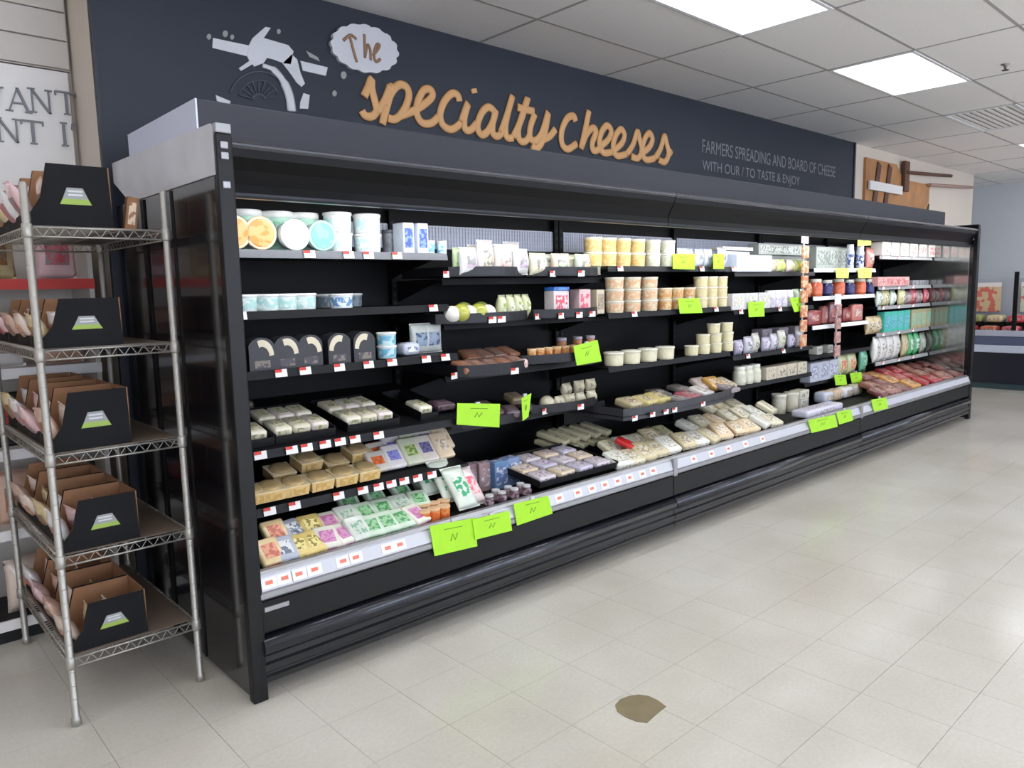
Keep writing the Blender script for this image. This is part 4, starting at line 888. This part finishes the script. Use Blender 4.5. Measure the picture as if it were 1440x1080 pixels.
# ------------------------------------------------------------------ wire rack with cartons
RK = thing('wire_rack', 'chrome wire shelving rack at the left end of the cheese case', 'shelving rack', (-.295, .745, 0))
ox, oy = -.295, .745
for X in (-.51, -.08):
    for Y in (.31, 1.18):
        b = MB().lathe([(.006, 0), (.016, .004), (.016, .03), (.0125, .035), (.0125, 1.86), (.009, 1.868)], 12)
        q = .1
        while q < 1.84: b.lathe([(.0128, q), (.0135, q+.002), (.0128, q+.004)], 12, cap=False); q += .05
        b.build('post', M_chrome, RK, (X-ox, Y-oy, 0))
RZ = [.245, .61, .965, 1.32, 1.725]
x0, x1, y0, y1 = -.51-ox, -.08-ox, .31-oy, 1.18-oy
for z in RZ:
    b = MB()
    for zz in (0, -.03):
        for A, B in (((x0, y0), (x1, y0)), ((x0, y1), (x1, y1)), ((x0, y0), (x0, y1)), ((x1, y0), (x1, y1))): b.tube([(A[0], A[1], zz), (B[0], B[1], zz)], .0035, 6)
    def zig(A, B, n):
        pts = []
        for k in range(n+1):
            t = k/n; pts.append((A[0]+(B[0]-A[0])*t, A[1]+(B[1]-A[1])*t, 0 if k % 2 else -.03))
        b.tube(pts, .002, 5)
    zig((x0, y0), (x1, y0), 20); zig((x0, y1), (x1, y1), 20); zig((x0, y0), (x0, y1), 40); zig((x1, y0), (x1, y1), 40)
    k = y0+.02
    while k < y1: b.tube([(x0, k, .003), (x1, k, .003)], .0018, 5); k += .025
    for q in (x0+.14, x0+.28): b.tube([(q, y0, -.001), (q, y1, -.001)], .003, 5)
    b.build('wire_shelf', M_chrome, RK, (0, 0, z))
    MB().box(x0+.012, y0+.012, .0048, x1-.012, y1-.012, .0062).build('shelf_liner', mat('smoky_brown_liner', (128, 112, 98), .35), RK, (0, 0, z))
    for X in (x0, x1):
        for Y in (y0, y1): MB().lathe([(.014, -.035), (.017, -.03), (.016, .008), (.014, .01)], 12).build('collar', M_chrome, RK, (X, Y, z))
def carton(y, z, h, w_, dy, lab, grp, full=True):
    t_ = thing('display_carton', lab, 'carton', (-.37, y, z), grp); a, c_ = -.12, -.12+w_; th = .004
    pr = [(a, 0), (c_, 0), (c_-.006, h), (a+.055, h), (a+.03, h*.45), (a, h*.22)]
    for nm, Y, m in (('side_panel', -dy/2, M_cardb), ('side_panel', dy/2-th, M_cardb)):
        o = MB().prism(pr, Y, Y+th/2, 'y', 0).prism([(p[0], p[1]) for p in pr], Y+th/2, Y+th, 'y', 1).build(nm, [m if Y < 0 else M_card, M_card if Y < 0 else M_cardb], t_)
    MB().box(c_-th, -dy/2+th, 0, c_, dy/2-th, h).build('back_panel', M_card, t_)
    MB().box(a, -dy/2+th, 0, a+th, dy/2-th, h*.22).build('front_lip', M_cardb, t_)
    MB().box(a+th, -dy/2+th, 0, c_-th, dy/2-th, th).build('base', M_card, t_)
    cx = (a+c_)/2+.012; zc = h*.5
    lg = MB(); lg.prism([(cx-.048, zc-h*.14), (cx+.048, zc-h*.14), (cx+.039, zc-h*.05), (cx-.039, zc-h*.05)], -dy/2-.001, -dy/2, 'y', 0); lg.prism([(cx-.039, zc-h*.05), (cx+.039, zc-h*.05), (cx+.024, zc+h*.13), (cx-.024, zc+h*.13)], -dy/2-.001, -dy/2, 'y', 1)
    for q in range(2): lg.box(cx-.022, -dy/2-.0016, zc+h*(.0+.06*q), cx+.022, -dy/2-.001, zc+h*(.03+.06*q), mi=2)
    lg.build('printed_logo', [M_lightgreen, M_greyp, M_offw], t_)
shn = ['bottom', 'fourth', 'third', 'second', 'top']
SNK = [((226, 206, 190), (214, 150, 110), 'peach'), ((232, 228, 226), (190, 120, 120), 'white'), ((206, 170, 150), (150, 90, 70), 'brown'), ((206, 186, 140), (150, 100, 60), 'tan'), ((226, 190, 190), (190, 90, 100), 'pink')]
for i, z in enumerate(RZ):
    for j in range(4):
        hh = [.165, .175, .2, .165, .205][i]
        y = .335+.1+j*.212
        carton(y, z+.007, hh, .245, .2, '%s black carton with green printed logo, %s shelf of wire rack' % (['nearest', 'second nearest', 'third nearest', 'farthest'][j], shn[i]), 'black display cartons on the wire rack')
        for k in range(3):
            c_, ink, nm = SNK[(i+j*2+k*3) % 5]
            e = bpy.data.objects.new('snack_bag', None); C.objects.link(e); e.empty_display_size = .03; e['category'] = 'bag'
            e['label'] = '%s snack bag, %s in %s carton, %s shelf of wire rack' % (nm, ['frontmost', 'middle', 'rearmost'][k], ['nearest', 'second', 'third', 'farthest'][j], shn[i]); e['group'] = 'snack bags in the rack cartons'
            e.location = (-.37-.085+k*.06, y+random.uniform(-.015, .015), z+.016); e.rotation_euler = (random.uniform(-.1, .1), random.uniform(-.55, -.35)+k*.15, PI/2*0+random.uniform(-.1, .1))
            kk = bag(.14, [.12, .13, .15, .12, .16][i], .05, c_, ink)
            for nm2, me in kk:
                o = bpy.data.objects.new(nm2, me); C.objects.link(o); o.parent = e; o.rotation_euler = (0, 0, -PI/2)
put(parts('slim', lambda: [('carton', MB().box(-.02, -.015, 0, .02, .015, .12, .003).mesh('carton', M_card)), ('label', MB().box(-.012, -.0165, .02, .012, -.015, .1).mesh('label', pm((226, 200, 170), (160, 110, 70))))]), 'slim_carton', 'slim brown carton right of the black cartons', 'carton', (-.17, .42, 1.733), 'top shelf')
GOODS[-1][0]['label'] = 'slim leaning brown carton right of black cartons, top shelf of wire rack'; GOODS[-1][0]['group'] = 'loose goods on the wire rack'; GOODS[-1][0].rotation_euler = (0, .15, 0)

# ------------------------------------------------------------------ gondola behind the rack, far left
gd = thing('gondola_shelf', 'pale shop shelving unit behind the wire rack at far left', 'shelving unit', (-1.6, 1.45, 0))
MB().box(-1.3, .13, 0, 1.5, .155, 1.8).build('back_panel', M_cream, gd); MB().box(-1.3, -.2, 0, 1.5, .13, .1).build('base', M_char, gd)
for X in (-1.3, 1.48): MB().box(X, -.2, 0, X+.02, .13, 1.8).build('side_panel', M_cream, gd)
GZ = [.1, .5, .85, 1.2, 1.58]
for i, z in enumerate(GZ):
    if i: MB().box(-1.3, -.2, z-.02, 1.5, .13, z).build('shelf', M_cream, gd)
    MB().box(-1.3, -.212, z-.045, 1.5, -.2, z).build('price_strip', M_red if i == 4 else M_tag, gd)
for i, z in enumerate(GZ):
    n_ = 12
    for k in range(n_):
        c_, ink, nm = SNK[(i*2+k) % 5] if (i+k) % 4 else ((60, 60, 66), (200, 60, 60), 'black')
        e = put(bag(.17, .24, .09, c_, ink), 'snack_bag', '%s bag' % nm, 'bag', (-2.78+k*.232, 1.35+random.uniform(-.02, .02), z+.001), 'gondola', random.uniform(-.15, .15))
        e['label'] = '%s upright bag, %s from left, %s gondola shelf behind the rack' % (nm, ORD[k], ['lowest', 'second', 'middle', 'fourth', 'highest'][i]); e['group'] = 'bags on the gondola behind the rack'

# ------------------------------------------------------------------ far right: wall decor, far case
dc = thing('bread_board_sign', 'brown wooden wall sign of boards right of navy panel', 'sign', (9.0, 1.221, 2.55)); M_wood = mat('warm_brown_wood', (176, 124, 76), .6, var=.2, scale=5)
M_wood2 = mat('dark_brown_wood', (92, 58, 40), .6, var=.2, scale=5)
MB().prism([(-1.0, -.3), (1.02, -.3), (1.02, .2), (.1, .2), (-.1, .36), (-1.0, .36)], -.03, 0, 'y').build('board', M_wood, dc)
for x_ in (-.72, -.4): MB().prism([(x_-.12, -.28), (x_-.02, -.28), (x_+.12, .3), (x_+.02, .34)], -.045, -.03, 'y').build('dark_slat', M_wood2, dc)
MB().box(-.96, -.07, .0, .0, -.046, .1).build('white_band', M_signw, dc)
MB().box(.05, -.075, .05, .2, -.03, .42, .01).build('dark_post', M_wood2, dc)
MB().prism([(.86, -.28), (1.0, -.28), (1.0, -.05)], -.045, -.03, 'y').build('leaf_corner', mat('dark_green', (70, 90, 60), .6), dc)
for nm, za, x_a, x_b, m in (('handle', .33, .1, 1.7, M_wood2), ('handle', .24, .9, 2.6, mat('dusty_wood', (170, 140, 126), .6))): MB().tube([(x_a, -.07, za-.05), (x_b, -.07, za+.04)], .022, 8).build(nm, m, dc)
fc = thing('far_case', 'low dark refrigerated case against the far right wall', 'refrigerated case', (10.7, -1.6, 0))
MB().box(0, -3, 0, .9, 3.2, .08).build('kick', mat('teal_kick', (50, 74, 80), .5), fc)
MB().box(-.03, -3, .08, .9, 3.2, .5, .01).build('body', mat('navy_case_body', (26, 30, 44), .35), fc)
MB().box(-.06, -3, .5, .05, 3.2, .6, .012).build('bumper', mat('bluish_white_bumper', (196, 202, 220), .35), fc)
MB().box(-.01, -3, .6, .1, 3.2, .72, .008).build('front_rail', mat('slate_blue_rail', (88, 94, 122), .4), fc); MB().box(-.03, -3, .72, .02, 3.2, .8, .008).build('glass_lip', mat('pale_lip', (176, 180, 196), .3), fc)
MB().box(.1, -3, .5, .9, 3.2, .74).build('deck', M_inner, fc)
MB().box(.84, -3, .74, .9, 3.2, 1.5).build('back_panel', mat('far_back_panel', (170, 176, 186), .6), fc)
for y_ in (-2, -.1, 1.9): MB().box(0, y_-.025, .74, .03, y_+.025, 1.58).build('post', M_black, fc)
FCC = [((206, 70, 80), 'red'), ((150, 160, 90), 'green'), ((190, 100, 70), 'orange'), ((214, 200, 150), 'cream'), ((214, 96, 110), 'pink')]
for k in range(22):
    for r_ in range(2):
        c_, nm = FCC[(k*3+r_) % 5]
        e = put(slab(.2, .24, .1, c_, lab_(c_, (230, 220, 210))), 'produce_pack', nm, 'pack', (10.95+r_*.28, -4.3+k*.26, .745+r_*.14), 'far', PI/2*3)
        e['label'] = '%s pack, %s from the near end, %s row of far right case' % (nm, ORD[k] if k < 20 else ('twenty first', 'twenty second')[k-20], ('front', 'back')[r_]); e['group'] = 'packs in the far right case'
        if r_: MB().box(-.12, -.1, -.138, .12, .1, -.002).build('riser', M_inner, e)
for k, (y_, c_, nm) in enumerate(((1.0, (214, 190, 150), 'beige'), (.1, (206, 214, 190), 'pale green'), (-.75, (214, 222, 240), 'pale blue'), (-1.5, (226, 200, 190), 'pale pink'))):
    e = thing('shelf_poster', '%s printed card standing at the back of the far right case' % nm, 'poster', (11.5, y_, 1.02), 'printed cards above the far case')
    MB().box(-.01, -.33, .0, .0, .33, .42, .002).build('card', pm(c_, lab_(c_, (206, 60, 60)), 12), e); MB().box(-.012, -.33, .36, -.01, .33, .42).build('top_band', mat('navy_band', (30, 40, 90), .5) if k == 2 else M_signw, e)

# ------------------------------------------------------------------ floor marker
fd = thing('floor_sticker', 'worn brown oval floor sticker on the pale floor in the foreground', 'floor sticker', (.98, -1.0, .0005))
P = [at(u, v, 0) for u, v in ((0, 0),)]
def fl_at(u, v):
    d = RX*((u-720)/FPX) - UP*((v-540)/FPX) + FW; return CAM+d*(-CAM.z/d.z)
o_ = [fl_at(u, v) for u, v in ((865, 992), (872, 984), (885, 979), (898, 977), (912, 979), (925, 985), (937, 994), (928, 1001), (920, 1008), (910, 1017), (895, 1015), (880, 1009), (868, 1001))]
MB().prism([(p.x-.98, p.y+1.0) for p in o_], 0, .0012, 'z').build('sticker', mat('brown_sticker', (136, 122, 92), .55, var=.12, scale=15), fd)
